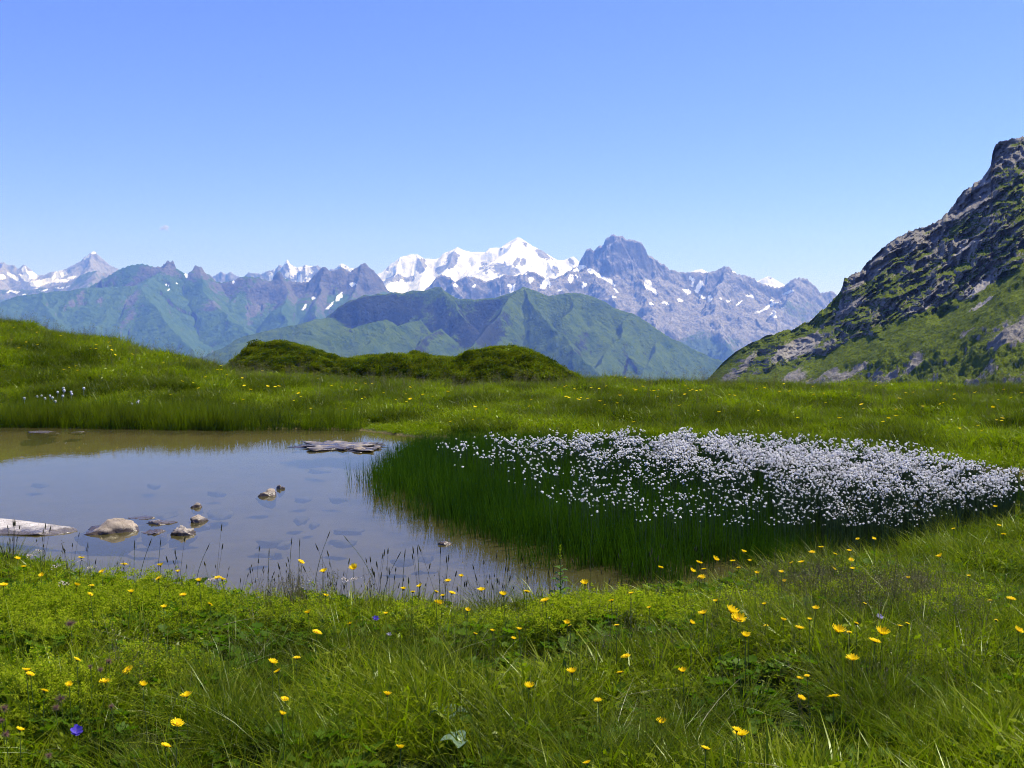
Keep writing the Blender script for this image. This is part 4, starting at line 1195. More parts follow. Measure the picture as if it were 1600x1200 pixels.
M_RSTEM = plain_mat("rush_stem", (0.03, 0.06, 0.014), 0.6, 0.2)
STALK_H = 0.46
CSTEM = piece("cotton_stem", [tube([(0, 0, -STALK_H), (0.004, 0.002, -STALK_H * 0.5), (0, 0, 0)], 0.0015, 4)], M_RSTEM)
ytop = ([620, 700, 760, 850, 960, 1060, 1200, 1290, 1360, 1420, 1500, 1600, 1680], [700, 684, 679, 675, 667, 669, 675, 685, 690, 694, 714, 733, 745])
ylow = ([620, 700, 760, 850, 900, 1000, 1100, 1200, 1300, 1400, 1450, 1540, 1600, 1680], [704, 722, 752, 778, 804, 820, 824, 830, 834, 831, 818, 795, 784, 778])
yband = ([620, 760, 960, 1060, 1150, 1250, 1350, 1450, 1540, 1680], [700, 690, 690, 694, 706, 716, 732, 742, 748, 755])
px = rng.uniform(680, 1680, 95000); py = rng.uniform(660, 822, 95000)
yt, yl, yb = (np.interp(px, *q) for q in (ytop, ylow, yband))
gapn = fbm(px / 45, py / 22, 3, 131)
w = 0.022 + 0.03 * sstep(820, 900, px) + (0.09 + 0.13 * sstep(1080, 1260, px)) * np.clip((yl - py) / 90, 0, 1) ** 1.5 + 1.0 * np.exp(-((py - yb) / np.interp(px, [900, 1150], [17, 24])) ** 2) * np.interp(px, [680, 860, 980, 1100, 1500, 1680], [0.16, 0.28, 0.62, 1.0, 0.95, 0.35])
w = w * np.clip(1 + 2.2 * gapn, 0.05, 1.8) * np.interp(px, [680, 760, 900], [0.35, 0.7, 1])
w = w * sstep(0, 26, yl - py + 14 * gapn + 14 * sstep(1100, 1250, px)) * sstep(-2, 9, py - yt + 16 * fbm(px / 18, py / 18, 2, 133))
ok = (py > yt - 4) & (py < yl) & (rng.uniform(0, 1, len(px)) < w * 0.56 + 0.06 * sstep(1180, 1330, px) * (px < 1540) * np.clip((yl - py) / 50, 0, 1))
px, py = px[ok], py[ok]
hz = np.clip(rng.normal(0.38, 0.035, len(px)), 0.28, 0.46) - 0.15 * sstep(755, 825, py) * sstep(1050, 1250, px)
x, d = on_level(px, py, hz)
ok = in_poly(x, d, RUSH_P) | (poly_dist(x, d, RUSH_P) < 0.35)
x, d, hz, px, py = x[ok], d[ok], hz[ok], px[ok], py[ok]
sc = np.clip(rng.lognormal(-0.62, 0.30, len(x)), 0.28, 0.95) * 0.76 * np.interp(py, [695, 740, 810], [1.05, 0.82, 0.62])
big = np.argsort(d / sc + 1e3 * ((px < 4) | (px > 1596)))
one, rest = big[:298], big[298:]
c0 = None
for j, q in enumerate(one):
    e = link("cotton_grass", None, label="white fluffy cotton grass head on a thin stalk above dark rushes", category="cotton grass", group="cotton grass heads over the rushes")
    e.location = (x[q], d[q], hz[q])
    e.rotation_euler = (random.gauss(0, 0.12), random.gauss(0, 0.12), random.uniform(0, 6.28))
    h_ = link("wool_head", WOOL[j % 4], None, e); h_.scale = (sc[q],) * 3
    link("stem", CSTEM, None, e)
COTTON = [piece("cotton_plant", wool(g), M_WOOL) for _ in range(4)]
P = np.column_stack([x[rest], d[rest], hz[rest]])
scatter("cotton_grass_field", P, COTTON, sc[rest], np.zeros(len(rest)), "mass of white cotton grass heads over the rushes at the back of the pond", "cotton grass")
P2 = P.copy()
scatter("cotton_grass_stems", P2, [CSTEM], np.ones(len(P2)), np.zeros(len(P2)), "thin stalks carrying the white cotton grass heads", "stalks",
        rot=np.column_stack([rng.normal(0, 0.05, len(P2)), rng.normal(0, 0.05, len(P2)), rng.uniform(0, 6.28, len(P2))]))

# ------------------------------------------------------------------ stones
import bmesh
from mathutils import noise as mn
def stone_mat(name, dk, lt):
    m, n, l = new_mat(name)
    gq = N(n, 'ShaderNodeNewGeometry'); sz = N(n, 'ShaderNodeSeparateXYZ'); l.new(gq.outputs['Position'], sz.inputs[0])
    oi = N(n, 'ShaderNodeObjectInfo')
    n1 = wnoise(n, l, 9, 7, 0.7); n2 = wnoise(n, l, 60, 5, 0.7); n3 = wnoise(n, l, 3.5, 4, 0.6)
    c = mixcol(n, l, maprange(n, l, n1, 0.35, 0.65), dk, lt)
    c = mixcol(n, l, maprange(n, l, n2, 0.42, 0.62, 0, 0.55), c, (0.15, 0.12, 0.095))
    c = mixcol(n, l, maprange(n, l, n3, 0.5, 0.66, 0, 0.5), c, (0.44, 0.41, 0.36))
    vo = N(n, 'ShaderNodeTexVoronoi'); vo.feature = 'DISTANCE_TO_EDGE'; vo.inputs['Scale'].default_value = 11
    dw = N(n, 'ShaderNodeMix'); dw.data_type = 'VECTOR'; dw.inputs[0].default_value = 0.06
    nz = N(n, 'ShaderNodeTexNoise'); nz.inputs['Scale'].default_value = 14
    l.new(gq.outputs['Position'], nz.inputs['Vector']); l.new(gq.outputs['Position'], dw.inputs[4]); l.new(nz.outputs['Color'], dw.inputs[5]); l.new(dw.outputs[1], vo.inputs['Vector'])
    crack = maprange(n, l, vo.outputs['Distance'], 0.0, 0.035, 0.75, 0.0)
    c = mixcol(n, l, crack, c, tuple(x * 0.35 for x in dk))
    wet = maprange(n, l, math_(n, l, 'ADD', sz.outputs[2], maprange(n, l, n1, 0.3, 0.7, -0.012, 0.012)), 0.040, 0.022)
    c = mixcol(n, l, wet, c, mixcol(n, l, 1.0, c, (0.30, 0.28, 0.26), 'MULTIPLY'))
    p = N(n, 'ShaderNodeBsdfPrincipled'); p.inputs['Specular IOR Level'].default_value = 0.35
    l.new(c, p.inputs['Base Color']); l.new(maprange(n, l, wet, 0, 1, 0.85, 0.22), p.inputs['Roughness'])
    b = N(n, 'ShaderNodeBump'); b.inputs['Strength'].default_value = 0.6; b.inputs['Distance'].default_value = 0.012
    l.new(math_(n, l, 'ADD', n1, math_(n, l, 'MULTIPLY', n2, 0.4)), b.inputs['Height']); l.new(b.outputs[0], p.inputs['Normal'])
    o = N(n, 'ShaderNodeOutputMaterial'); l.new(p.outputs[0], o.inputs[0])
    return m
M_STONE = stone_mat("stone", (0.20, 0.16, 0.115), (0.38, 0.315, 0.235))
M_SLAB = stone_mat("pale_stone", (0.34, 0.31, 0.27), (0.60, 0.56, 0.50))

def stone_mesh(name, sx, sy, sz_, seed, cuts=9, rough=0.2, sub=4, flat=0.0, mat=None):
    """an irregular block: a ball cut by random planes, then roughened"""
    rnd = random.Random(seed)
    bm = bmesh.new()
    bmesh.ops.create_icosphere(bm, subdivisions=sub, radius=1.0)
    pl = []
    for _ in range(cuts):
        v = Vector((rnd.gauss(0, 1), rnd.gauss(0, 1), rnd.gauss(0, 0.8))).normalized()
        pl.append((v, rnd.uniform(0.55, 0.85)))
    if flat:
        pl.append((Vector((rnd.uniform(-.12, .12), rnd.uniform(-.12, .12), 1)).normalized(), flat))
    off = Vector((seed * 3.1, seed * 1.7, seed * 0.3))
    for v in bm.verts:
        q = v.co.copy()
        for nn, dd_ in pl:
            s = q.dot(nn)
            if s > dd_: q -= nn * (s - dd_) * 0.92
        f = 1 + rough * mn.fractal(q * 1.6 + off, 0.8, 2.1, 4) + 0.4 * rough * mn.fractal(q * 5 + off, 0.8, 2.1, 4)
        q *= f
        v.co = Vector((q.x * sx, q.y * sy, q.z * sz_))
    me = bpy.data.meshes.new(name); bm.to_mesh(me); bm.free()
    me.polygons.foreach_set("use_smooth", np.ones(len(me.polygons), bool))
    me.materials.append(mat or M_STONE)
    return me

def stone(px0, px1, pyt, pyb, label, seed, depth=0.7, sink=0.35, rot=0.0, z=0.0, cuts=11, flat=0.0, rough=0.24, tilt=(0, 0), name="stone", group=None):
    """a stone whose waterline spans px0..px1 at row pyb and whose top shows at row pyt"""
    pw = pyb - 0.25 * (pyb - pyt) if z == 0 else pyb
    x0, d = on_level(px0, pw, z); x1, _ = on_level(px1, pw, z)
    w = (x1 - x0) / 2
    hgt = max(0.01, (pw - pyt) * d / F - 0.12 * w)
    o = link(name, stone_mesh(name, w * 1.12, w * depth * 1.1, hgt / (1 - sink) * 1.05 if z == 0 else hgt, seed, cuts, rough, 4, flat), None,
             label=label, category="stone")
    if group: o["group"] = group
    zc = hgt - hgt / (1 - sink) if z == 0 else z - hgt * 0.6
    o.location = ((x0 + x1) / 2, d + w * depth * 0.2, zc)
    o.rotation_euler = (tilt[0], tilt[1], rot)
    return o

stone(122, 207, 806, 838, "big brown boulder standing out of the pond near the left bank", 21, 0.9, 0.40, 0.15, cuts=9, rough=0.22, tilt=(0.08, 0.10))
stone(198, 250, 802, 812, "thin dark flat stone just behind the light topped slab", 5, 0.6, 0.4, 0.1, flat=0.5)
stone(228, 276, 805, 822, "flat stone with pale top and dark wet left end", 8, 0.7, 0.4, 0.5, flat=0.5)
stone(293, 328, 805, 819, "rounded grey stone rightmost of the little group in the pond", 12, 0.8, 0.35, 0.9)
stone(222, 258, 820, 837, "low flat grey stone next to the big brown boulder", 15, 0.9, 0.4, 0.0, flat=0.45)
stone(266, 306, 821, 840, "dark lumpy wet stone nearest the bank in the little group", 19, 0.8, 0.3, 0.3, rough=0.3)
stone(296, 317, 786, 795, "small pale stone alone behind the stone group", 23, 0.7, 0.35, 0.4)
stone(402, 434, 762, 779, "dark jagged stone alone in the middle of the water", 27, 0.8, 0.3, 0.7, rough=0.3)
stone(433, 444, 755, 767, "tiny upright stone beside the dark jagged one", 31, 0.8, 0.3, 0.1)
stone(34, 94, 667, 678, "long low pale stone at the far left shore", 35, 0.8, 0.4, 0.0, flat=0.4)
stone(110, 135, 671, 676, "small flat pale stone at the far shore beside the long one", 39, 0.8, 0.4, 0.3, flat=0.4).data.materials[0] = M_SLAB
stone(682, 708, 845, 853, "brown low stone at the front edge of the rushes", 43, 0.7, 0.4, 0.2)
stone(1122, 1136, 842, 850, "small pale stone half hidden at the right edge of the rushes", 45, 0.7, 0.4, 0.2)
# long pale slab running out from the left bank
x0, d0 = on_level(-70, 822); x1, d1 = on_level(122, 836)
sl = link("stone_slab", stone_mesh("stone_slab", 0.62, 0.24, 0.045, 51, 6, 0.06, 5, 0.5), None, label="long pale flat slab running into the water from the left bank", category="stone")
sl.data.materials[0] = M_SLAB
sl.location = ((x0 + x1) / 2, (d0 + d1) / 2 + 0.02, 0.016); sl.rotation_euler = (0.10, 0.03, math.atan2(d1 - d0, x1 - x0))
# slabs lying under the surface, silted over
M_SUNK = plain_mat("silted_stone", (0.118, 0.102, 0.046), 0.9, 0.05, var=0.3, vscale=6)
SUB = [(243, 792, 84), (342, 791, 80), (423, 833, 66), (411, 850, 36), (497, 726, 52), (476, 768, 36), (527, 769, 40), (491, 807, 28), (545, 816, 66), (540, 834, 46), (632, 861, 46), (665, 857, 34), (340, 759, 30),
       (240, 748, 30), (62, 746, 34), (446, 836, 30), (470, 800, 34)]
for j, (px_, py_, w_) in enumerate(SUB):
    x0, d0 = on_level(px_ - w_ / 2, py_, -0.03); x1, _ = on_level(px_ + w_ / 2, py_, -0.03)
    w2 = (x1 - x0) / 2
    o = link("sunken_slab", stone_mesh("sunken_slab", w2, w2 * random.uniform(0.5, 0.9), 0.045, 60 + j, 14, 0.30, 3, 0.45, M_SUNK), None, label="dim flat slab lying just under the pond surface", category="stone", group="slabs under the water")
    o.location = ((x0 + x1) / 2, d0, -0.11); o.rotation_euler = (random.uniform(-.08, .08), random.uniform(-.12, .12), random.uniform(0, 3))
# mud and gravel bank at the far end of the rushes
x0, d0 = on_level(468, 700); x1, _ = on_level(604, 700)
mb = link("mud_bank", stone_mesh("mud_bank", (x1 - x0) / 2, 0.46, 0.055, 91, 3, 0.65, 5, 0.5), None, label="flat muddy gravel bar beside the left end of the rushes", category="mud bank")
mb.data.materials[0] = stone_mat("mud", (0.20, 0.17, 0.13), (0.32, 0.275, 0.215))
stone(522, 548, 697, 705, "dark clod in the middle of the muddy gravel bar", 101, 0.8, 0.3, 0.4)
stone(549, 578, 698, 707, "broadest dark clod on the right part of the muddy bar", 102, 0.8, 0.3, 0.1)
stone(486, 506, 696, 702, "small clod toward the left end of the muddy gravel bar", 103, 0.8, 0.3, 0.9)
stone(580, 597, 696, 703, "dark clod of the muddy bar nearest the rushes", 104, 0.8, 0.3, 0.2)
mb.location = ((x0 + x1) / 2, d0 + 0.15, -0.006)

# ------------------------------------------------------------------ scrub covered mounds
CUSH = []
for _ in range(4):
    n_ = 260
    v = g.normal(0, 1, (n_, 3)); v[:, 2] = np.abs(v[:, 2]); v /= np.linalg.norm(v, axis=1, keepdims=True)
    rad = g.uniform(0.75, 1.05, n_)[:, None]
    C = v * rad * np.array([0.36, 0.36, 0.24])
    CUSH.append(piece("scrub_cushion", [leaf_cards(g, C, 0.036, 0.6, 0.7)], M_SCRUB))
M_MOUND = plain_mat("mound_turf", (0.035, 0.05, 0.012), 0.95, 0.05, var=0.4, vscale=0.8)
MOUND_PTS = []
def mound(sil, D, zb, wf, label, slabel, seed, nclump):
    s = np.array(sil, float)
    pxs = np.linspace(s[0, 0], s[-1, 0], 120)
    pys = np.interp(pxs, s[:, 0], s[:, 1]) + 13
    xs, _, zt = at_depth(pxs, pys, D)
    zt = np.maximum(zt, zb)
    v = np.linspace(-1, 1, 60)
    W = 0.6 + wf * (zt - zb)
    Yg = D + v[:, None] * W[None, :] * np.where(v < 0, 1, 1.2)[:, None]
    Xg = xs[None] * (0 * Yg + 1)
    Zg = zb + (zt - zb)[None, :] * (1 - np.abs(v) ** 2.1)[:, None]
    bump = 0.40 * fbm(Xg * 0.9, Yg * 0.9, 4, seed) * (1 - 0.7 * (np.abs(v)[:, None] < 0.15))
    Zg = Zg + bump
    V = np.stack([Xg, Yg, Zg], -1).reshape(-1, 3)
    link("hill", mesh_np("hill", V, grid_faces(60, 120)), M_MOUND, kind="structure", label=label, category="hill")
    i_ = rng.integers(0, 42, nclump); j_ = rng.integers(0, 120, nclump)
    Pm = np.stack([Xg, Yg, Zg], -1)[i_, j_] + rng.normal(0, 0.06, (nclump, 3)) * [1, 1, 0.3]
    tn = np.clip(0.5 + 0.5 * fbm(Pm[:, 0] * 0.5, Pm[:, 1] * 0.5, 3, seed + 4) + rng.normal(0, 0.33, nclump), 0, 1)
    scatter("scrub", Pm, CUSH, rng.uniform(0.6, 1.0, nclump) * np.where(rng.uniform(0, 1, nclump) < 0.25, 1.25, 0.85), tn, slabel, "scrub")
    i_ = rng.integers(0, 40, 380); j_ = rng.integers(0, 120, 380)
    MOUND_PTS.append(np.stack([Xg, Yg, Zg], -1)[i_, j_])
mound([(520, 590), (538, 556), (560, 552), (600, 549), (640, 547), (690, 552), (730, 556), (760, 566), (800, 590)], 56, -3.6, 1.2, "low flat topped mound between the two scrubby humps", "dark green scrub covering the low middle mound", 141, 3000)
mound([(340, 592), (352, 575), (365, 560), (380, 546), (400, 532), (430, 526), (450, 528), (470, 533), (510, 545), (545, 556), (575, 572), (600, 592)], 60, -3.4, 1.2, "rounded hump left of the low middle mound", "dark green scrub covering the left hump", 142, 3000)
mound([(660, 606), (682, 588), (697, 574), (712, 558), (735, 544), (770, 538), (800, 538), (822, 542), (840, 550), (862, 562), (890, 578), (915, 594), (935, 606)], 47, -3.0, 1.1, "steep hump right of the low middle mound", "dark green scrub covering the right hump", 143, 3000)

Pm = np.concatenate(MOUND_PTS)
scatter("mound_grass", Pm, FART + FARL, rng.uniform(1.2, 2.4, len(Pm)), np.clip(rng.normal(0.45, 0.3, len(Pm)), 0, 1), "rough grass growing through the scrub on the three mounds", "grass")

# ------------------------------------------------------------------ flowers
M_PETAL = plain_mat("yellow_petal", (0.88, 0.64, 0.006), 0.6, 0.1, trans=0.4)
M_DISC = plain_mat("flower_centre", (0.72, 0.36, 0.01), 0.7, 0.1)
def petals(g, np_=18, r=0.019, cup=0.35, wid=0.0052, rings=2):
    ps = []
    for q in range(rings):
        for i in range(np_):
            a = 2 * math.pi * (i + 0.5 * q) / np_ + g.normal(0, 0.05)
            L = r * (1 - 0.32 * q) * g.uniform(0.88, 1.1)
            ca, sa = math.cos(a), math.sin(a)
            t = np.array([0.08, 0.45, 0.8, 1.0]); ww = wid * np.array([0.25, 0.5, 0.5, 0.3])
            zz_ = (cup + 0.25 * q) * L * t ** 1.6 + 0.001 * q
            cx, cy_ = ca * L * t, sa * L * t
            V = np.stack([np.stack([cx - sa * ww, cy_ + ca * ww, zz_], 1), np.stack([cx + sa * ww, cy_ - ca * ww, zz_], 1)], 1).reshape(-1, 3)
            Q = np.array([(0, 1, 3, 2), (2, 3, 5, 4), (4, 5, 7, 6)])
            ps.append((V, Q, np.ones(8)))
    return ps
def button(r, h, z, sides=8):
    P = [(0, 0, z), (0, 0, z + h * 0.6), (0, 0, z + h)]
    return [tube(P, [r, r * 0.9, r * 0.2], sides)]
PETALS = [piece("petals", petals(g, 15, 0.021, c_), M_PETAL) for c_ in (0.15, 0.3, 0.5, 0.8)]
DISC = piece("flower_centre", button(0.0045, 0.004, 0.001), M_DISC)
HS = (0.14, 0.18, 0.22, 0.27, 0.32)
STEMS = [piece("stem", [tube([(0.012, 0.004, -h), (0.006, 0.006, -h * 0.5), (0, 0, -0.002)], [0.0016, 0.0013, 0.0011], 5), tube([(0, 0, -0.007), (0, 0, -0.003), (0, 0, 0.001)], [0.0018, 0.0042, 0.0050], 7)], M_STEM) for h in HS]

NEARF = [(27, 873, 8), (5, 913, 13), (37, 885, 9), (65, 899, 8), (127, 872, 12), (194, 882, 12), (159, 893, 8), (248, 904, 12), (251, 884, 9), (278, 893, 7), (311, 908, 9), (340, 903, 12), (347, 906, 8), (120, 915, 9), (143, 915, 9), (141, 929, 8), (286, 930, 10), (205, 926, 9),
    (256, 949, 9), (328, 944, 8), (470, 878, 10), (482, 958, 10), (495, 989, 14), (120, 1031, 11), (200, 1048, 17), (164, 1066, 16), (41, 1048, 12), (47, 1054, 12), (223, 1071, 11), (292, 1088, 16), (426, 1036, 13), (434, 1050, 13), (464, 1029, 11), (445, 1093, 12), (441, 1117, 10), (277, 1131, 18), (31, 1141, 12),
    (259, 1166, 14), (69, 1080, 12), (108, 1070, 10), (506, 893, 11), (553, 888, 12), (631, 921, 8), (656, 916, 9), (645, 925, 8), (700, 907, 9), (706, 927, 10), (692, 931, 8), (685, 944, 14), (752, 920, 11), (786, 930, 11), (823, 925, 10), (852, 939, 14), (605, 1087, 12), (626, 1170, 13), (827, 1075, 15), (894, 1052, 15),
    (811, 986, 8), (886, 974, 9), (509, 931, 8), (603, 959, 7), (547, 975, 8), (914, 913, 12), (956, 940, 9), (1092, 880, 10), (1081, 893, 9), (1096, 902, 11), (1117, 867, 10), (1145, 877, 9), (1162, 863, 8), (1154, 887, 7), (1172, 877, 6), (1269, 863, 9), (1283, 855, 9), (1253, 879, 9), (1237, 880, 7), (1221, 894, 8), (1226, 908, 7), (1183, 896, 7),
    (1099, 959, 13), (1142, 958, 18), (1153, 968, 22), (1165, 995, 13), (1169, 991, 8), (1249, 982, 14), (1080, 974, 9), (978, 1026, 14), (969, 1051, 12), (1067, 1050, 12), (934, 1095, 12), (1033, 1131, 14), (1252, 1091, 12), (1151, 1142, 14), (1159, 1150, 22), (1102, 1170, 13), (918, 1193, 12), (1275, 951, 10), (1197, 978, 8), (1224, 970, 9), (1195, 945, 7), (1119, 942, 8), (1250, 1060, 9), (1261, 1056, 8),
    (1330, 875, 8), (1302, 889, 8), (1327, 861, 7), (1305, 866, 7), (1469, 870, 9), (1420, 904, 7), (1580, 937, 13), (1591, 986, 13), (1310, 988, 19), (1378, 991, 19), (1367, 1003, 18), (1332, 1031, 18), (1303, 1089, 20), (1365, 841, 6), (1483, 786, 8), (1429, 790, 7), (1555, 792, 6), (1561, 821, 6), (1568, 835, 7), (1490, 826, 6), (1340, 842, 6), (1366, 842, 6)]
for _ in range(22): NEARF.append((random.uniform(620, 1560), random.uniform(885, 1000), random.choice((6, 7, 8))))
SPECIAL = {(1159, 1150): "biggest ragged yellow flower low in the grass at the bottom right", (1153, 968): "wide yellow flower, front one of the touching pair below the rushes", (1142, 958): "wide yellow flower, back one of the touching pair below the rushes",
           (200, 1048): "ragged yellow flower above the brown fluffy seed heads", (277, 1131): "flat ragged yellow flower right of the violet flower", (1303, 1089): "cup shaped yellow flower in dark grass on the right",
           (1332, 1031): "flat yellow flower alone below the yellow pair on the right", (1033, 1131): "orange yellow half closed flower in the bottom grass", (605, 1087): "small yellow cup above the tussock left of the pale dock leaf"}
for j, (px_, py_, w_) in enumerate(NEARF):
    hi_ = int(rng.integers(2, 5)) if py_ < 960 else int(rng.integers(1, 5))
    if 620 < px_ < 1000 and py_ < 935 or 380 < px_ < 560 and py_ < 900: hi_ = 4
    x, d, gz = on_ground(px_, py_, HS[hi_] * 0.96)
    lab = SPECIAL.get((px_, py_), "yellow flower on a thin stem in the near bank grass")
    e = link("yellow_flower", None, label=lab, category="flower", group="yellow flowers of the near bank")
    e.location = (x, d, gz + HS[hi_] * 0.96)
    tx, ty = random.gauss(0.12, 0.22), random.gauss(0, 0.22)
    pt = link("petals", PETALS[int(rng.integers(0, 4))], None, e)
    s = np.clip(w_ * 1.2 * d / F / 0.042, 0.5, 1.7)
    pt.scale = (s,) * 3; pt.rotation_euler = (tx, ty, random.uniform(0, 6.28))
    ds = link("flower_centre", DISC, None, e); ds.scale = (s,) * 3; ds.rotation_euler = (tx, ty, 0)
    st = link("stem", STEMS[hi_], None, e); st.rotation_euler = (random.gauss(0, .06), random.gauss(0, .06), random.uniform(0, 6.28))
# flowers beyond the pond: a few pixels each, one mesh
FARFL = []
for _ in range(2):
    ms = piece("yellow_flower", petals(g, 8, 0.028, 0.3, 0.018, 1) + [tube([(0, 0, -0.24), (0, 0, -0.1), (0, 0, 0)], 0.0020, 3)], M_PETAL)
    ms.materials.append(M_STEM)
    for q in list(ms.polygons)[-6:]: q.material_index = 1
    FARFL.append(ms)
FARPX = [(95, 525), (300, 538), (302, 545), (170, 535), (150, 546), (207, 554), (180, 555), (345, 572), (108, 575), (118, 572), (100, 578), (121, 580), (255, 568), (285, 598), (302, 600), (310, 607), (430, 605), (436, 604), (340, 578), (410, 580),
         (497, 592), (557, 610), (676, 620), (700, 612), (661, 618), (885, 603), (962, 587), (978, 590), (995, 590), (1012, 578), (936, 608), (947, 604), (884, 620), (908, 622), (905, 625), (918, 624), (945, 634), (967, 618), (1005, 604), (1022, 611), (1029, 609), (1028, 621), (1049, 611), (1075, 607), (1078, 611), (1082, 609), (1095, 610), (1062, 634),
         (1140, 617), (1148, 618), (1195, 607), (1234, 612), (1225, 600), (1262, 596), (1270, 604), (1272, 617), (1327, 609), (1369, 603), (1343, 619), (1346, 633), (1400, 642), (1400, 650), (1380, 660), (1514, 590), (1546, 593), (1560, 625), (1580, 622), (1500, 670), (1535, 673), (1566, 655), (1565, 658), (1312, 654), (1470, 600), (990, 660), (760, 640), (830, 625), (600, 615), (540, 640), (470, 620), (380, 625)]
for _ in range(80):
    a = random.uniform(0, 1600); FARPX.append((a, np.interp(a, CREST[:, 0], CREST[:, 1]) + abs(random.gauss(0, 26)) + 4))
for j, (px_, py_) in enumerate(FARPX):
    dx_, dz_ = ray(px_, py_)
    D_ = np.arange(10, 29, 0.05)
    gz_ = ground(dx_ * D_, D_) + 0.24
    hit = np.nonzero(CAMZ + dz_ * D_ <= gz_)[0]
    if not len(hit): continue
    q = hit[0]
    if pond_sd(np.array([dx_ * D_[q]]), np.array([D_[q]]))[0] < 0.1: continue
    o = link("yellow_flower", FARFL[j % 2], None, label="tiny yellow flower in the meadow beyond the pond", category="flower", group="yellow flowers beyond the pond")
    o.location = (dx_ * D_[q], D_[q], gz_[q]); o.rotation_euler = (0.15 + random.gauss(0, .15), random.gauss(0, .15), random.uniform(0, 6)); s = random.uniform(0.7, 1.3); o.scale = (s,) * 3

# white flowers on the dark tuft and by the far shore
M_WHITE = plain_mat("white_petal", (0.8, 0.8, 0.8), 0.7, 0.1, trans=0.3)
WHT = piece("white_flower", wool(g, 0.03) + [tube([(0, 0, -0.2), (0, 0, 0)], 0.003, 3)], M_WHITE)
for px_, py_ in [(38, 623), (58, 620), (65, 619), (70, 623), (78, 619), (82, 623), (86, 628), (90, 613), (99, 607), (100, 612), (98, 619), (111, 613), (112, 616), (206, 632), (217, 627), (215, 630), (131, 607)]:
    x, d, gz = 0, 0, 0
    dx_, dz_ = ray(px_, py_); D_ = np.arange(16, 29, 0.05); gz_ = ground(dx_ * D_, D_) + 0.22
    q = np.nonzero(CAMZ + dz_ * D_ <= gz_)[0][0]
    o = link("white_flower", WHT, None, label="small white flower head on the left knoll beyond the pond", category="flower", group="white flowers on the left knoll")
    o.location = (dx_ * D_[q], D_[q], gz_[q]); s = random.uniform(0.7, 1.1); o.scale = (s,) * 3

# violet flowers
M_VIOLET = plain_mat("violet_petal", (0.09, 0.06, 0.42), 0.6, 0.2, trans=0.3)
M_PALEV = plain_mat("pale_violet_petal", (0.35, 0.33, 0.48), 0.6, 0.2, trans=0.3)
def violet(px_, py_, w_, lab, mat):
    x, d, gz = on_ground(px_, py_, 0.15)
    e = link("violet_flower", None, label=lab, category="flower"); e.location = (x, d, gz + 0.15)
    s = w_ * d / F / 0.042
    pt = link("petals", piece("petals", petals(g, 6, 0.021, 0.5, 0.013, 2), mat), None, e); pt.rotation_euler = (0.5, 0.2, 0); pt.scale = (s,) * 3
    link("stem", STEMS[0], None, e)
violet(120, 1144, 22, "deep violet flower low in the grass at the bottom left", M_VIOLET)
violet(587, 967, 11, "small violet flower in the grass below the middle of the pond", M_VIOLET)
violet(608, 992, 8, "tiny pale blue flower just below the small violet one", M_PALEV)
violet(1374, 967, 12, "pale lilac flower above the yellow pair on the right", M_PALEV)

# brown fluffy seed heads at the lower left
M_FLUFF = plain_mat("seed_fluff", (0.26, 0.15, 0.115), 0.8, 0.1, trans=0.4)
def fluff(g, r=0.022):
    d_ = g.normal(0, 1, (170, 3)); d_[:, 2] = d_[:, 2] * 0.8 + 0.3; d_ /= np.linalg.norm(d_, axis=1, keepdims=True)
    s = np.cross(d_, g.normal(0, 1, (170, 3))); s /= np.linalg.norm(s, axis=1, keepdims=True)
    L = r * g.uniform(0.7, 1.2, (170, 1))
    V = np.stack([d_ * r * 0.1 - s * 0.0006, d_ * r * 0.1 + s * 0.0006, d_ * L], 1).reshape(-1, 3)
    return [(V, np.arange(510).reshape(-1, 3), np.ones(510))]
FLUFF = [piece("seed_fluff", fluff(g), M_FLUFF) for _ in range(3)]
SEEDPX = [(110, 975, 20, "brown fluffy seed head standing alone above the others"), (170, 1034, 15, "brown fluffy seed head just left of the ragged yellow flower"), (157, 1047, 12, "faint brown seed head touching its taller neighbour"), (141, 1042, 10, "smallest brown seed head in the upper left cluster"),
          (95, 1092, 22, "biggest brown fluffy seed head, upper one of a touching pair"), (87, 1106, 15, "pinkish brown seed head, lower one of a touching pair"), (6, 1107, 18, "brown seed head at the left edge of the grass, upper one"), (3, 1126, 12, "small brown seed head at the left edge, middle one"),
          (9, 1148, 16, "brown seed head at the left edge of the grass, lower one"), (76, 1181, 15, "pinkish brown seed head lowest in the grass"), (174, 1104, 12, "small pinkish seed head right of the touching pair")]
for j, (px_, py_, w_, lab) in enumerate(SEEDPX):
    x, d, gz = on_ground(px_, py_, 0.22)
    e = link("seed_head", None, label=lab, category="seed head", group="brown fluffy seed heads"); e.location = (x, d, gz + 0.22)
    s = w_ * d / F / 0.042
    q = link("fluff", FLUFF[j % 3], None, e); q.scale = (s,) * 3; q.rotation_euler = (random.gauss(0, .3), random.gauss(0, .3), random.uniform(0, 6))
    link("stem", STEMS[2], None, e)

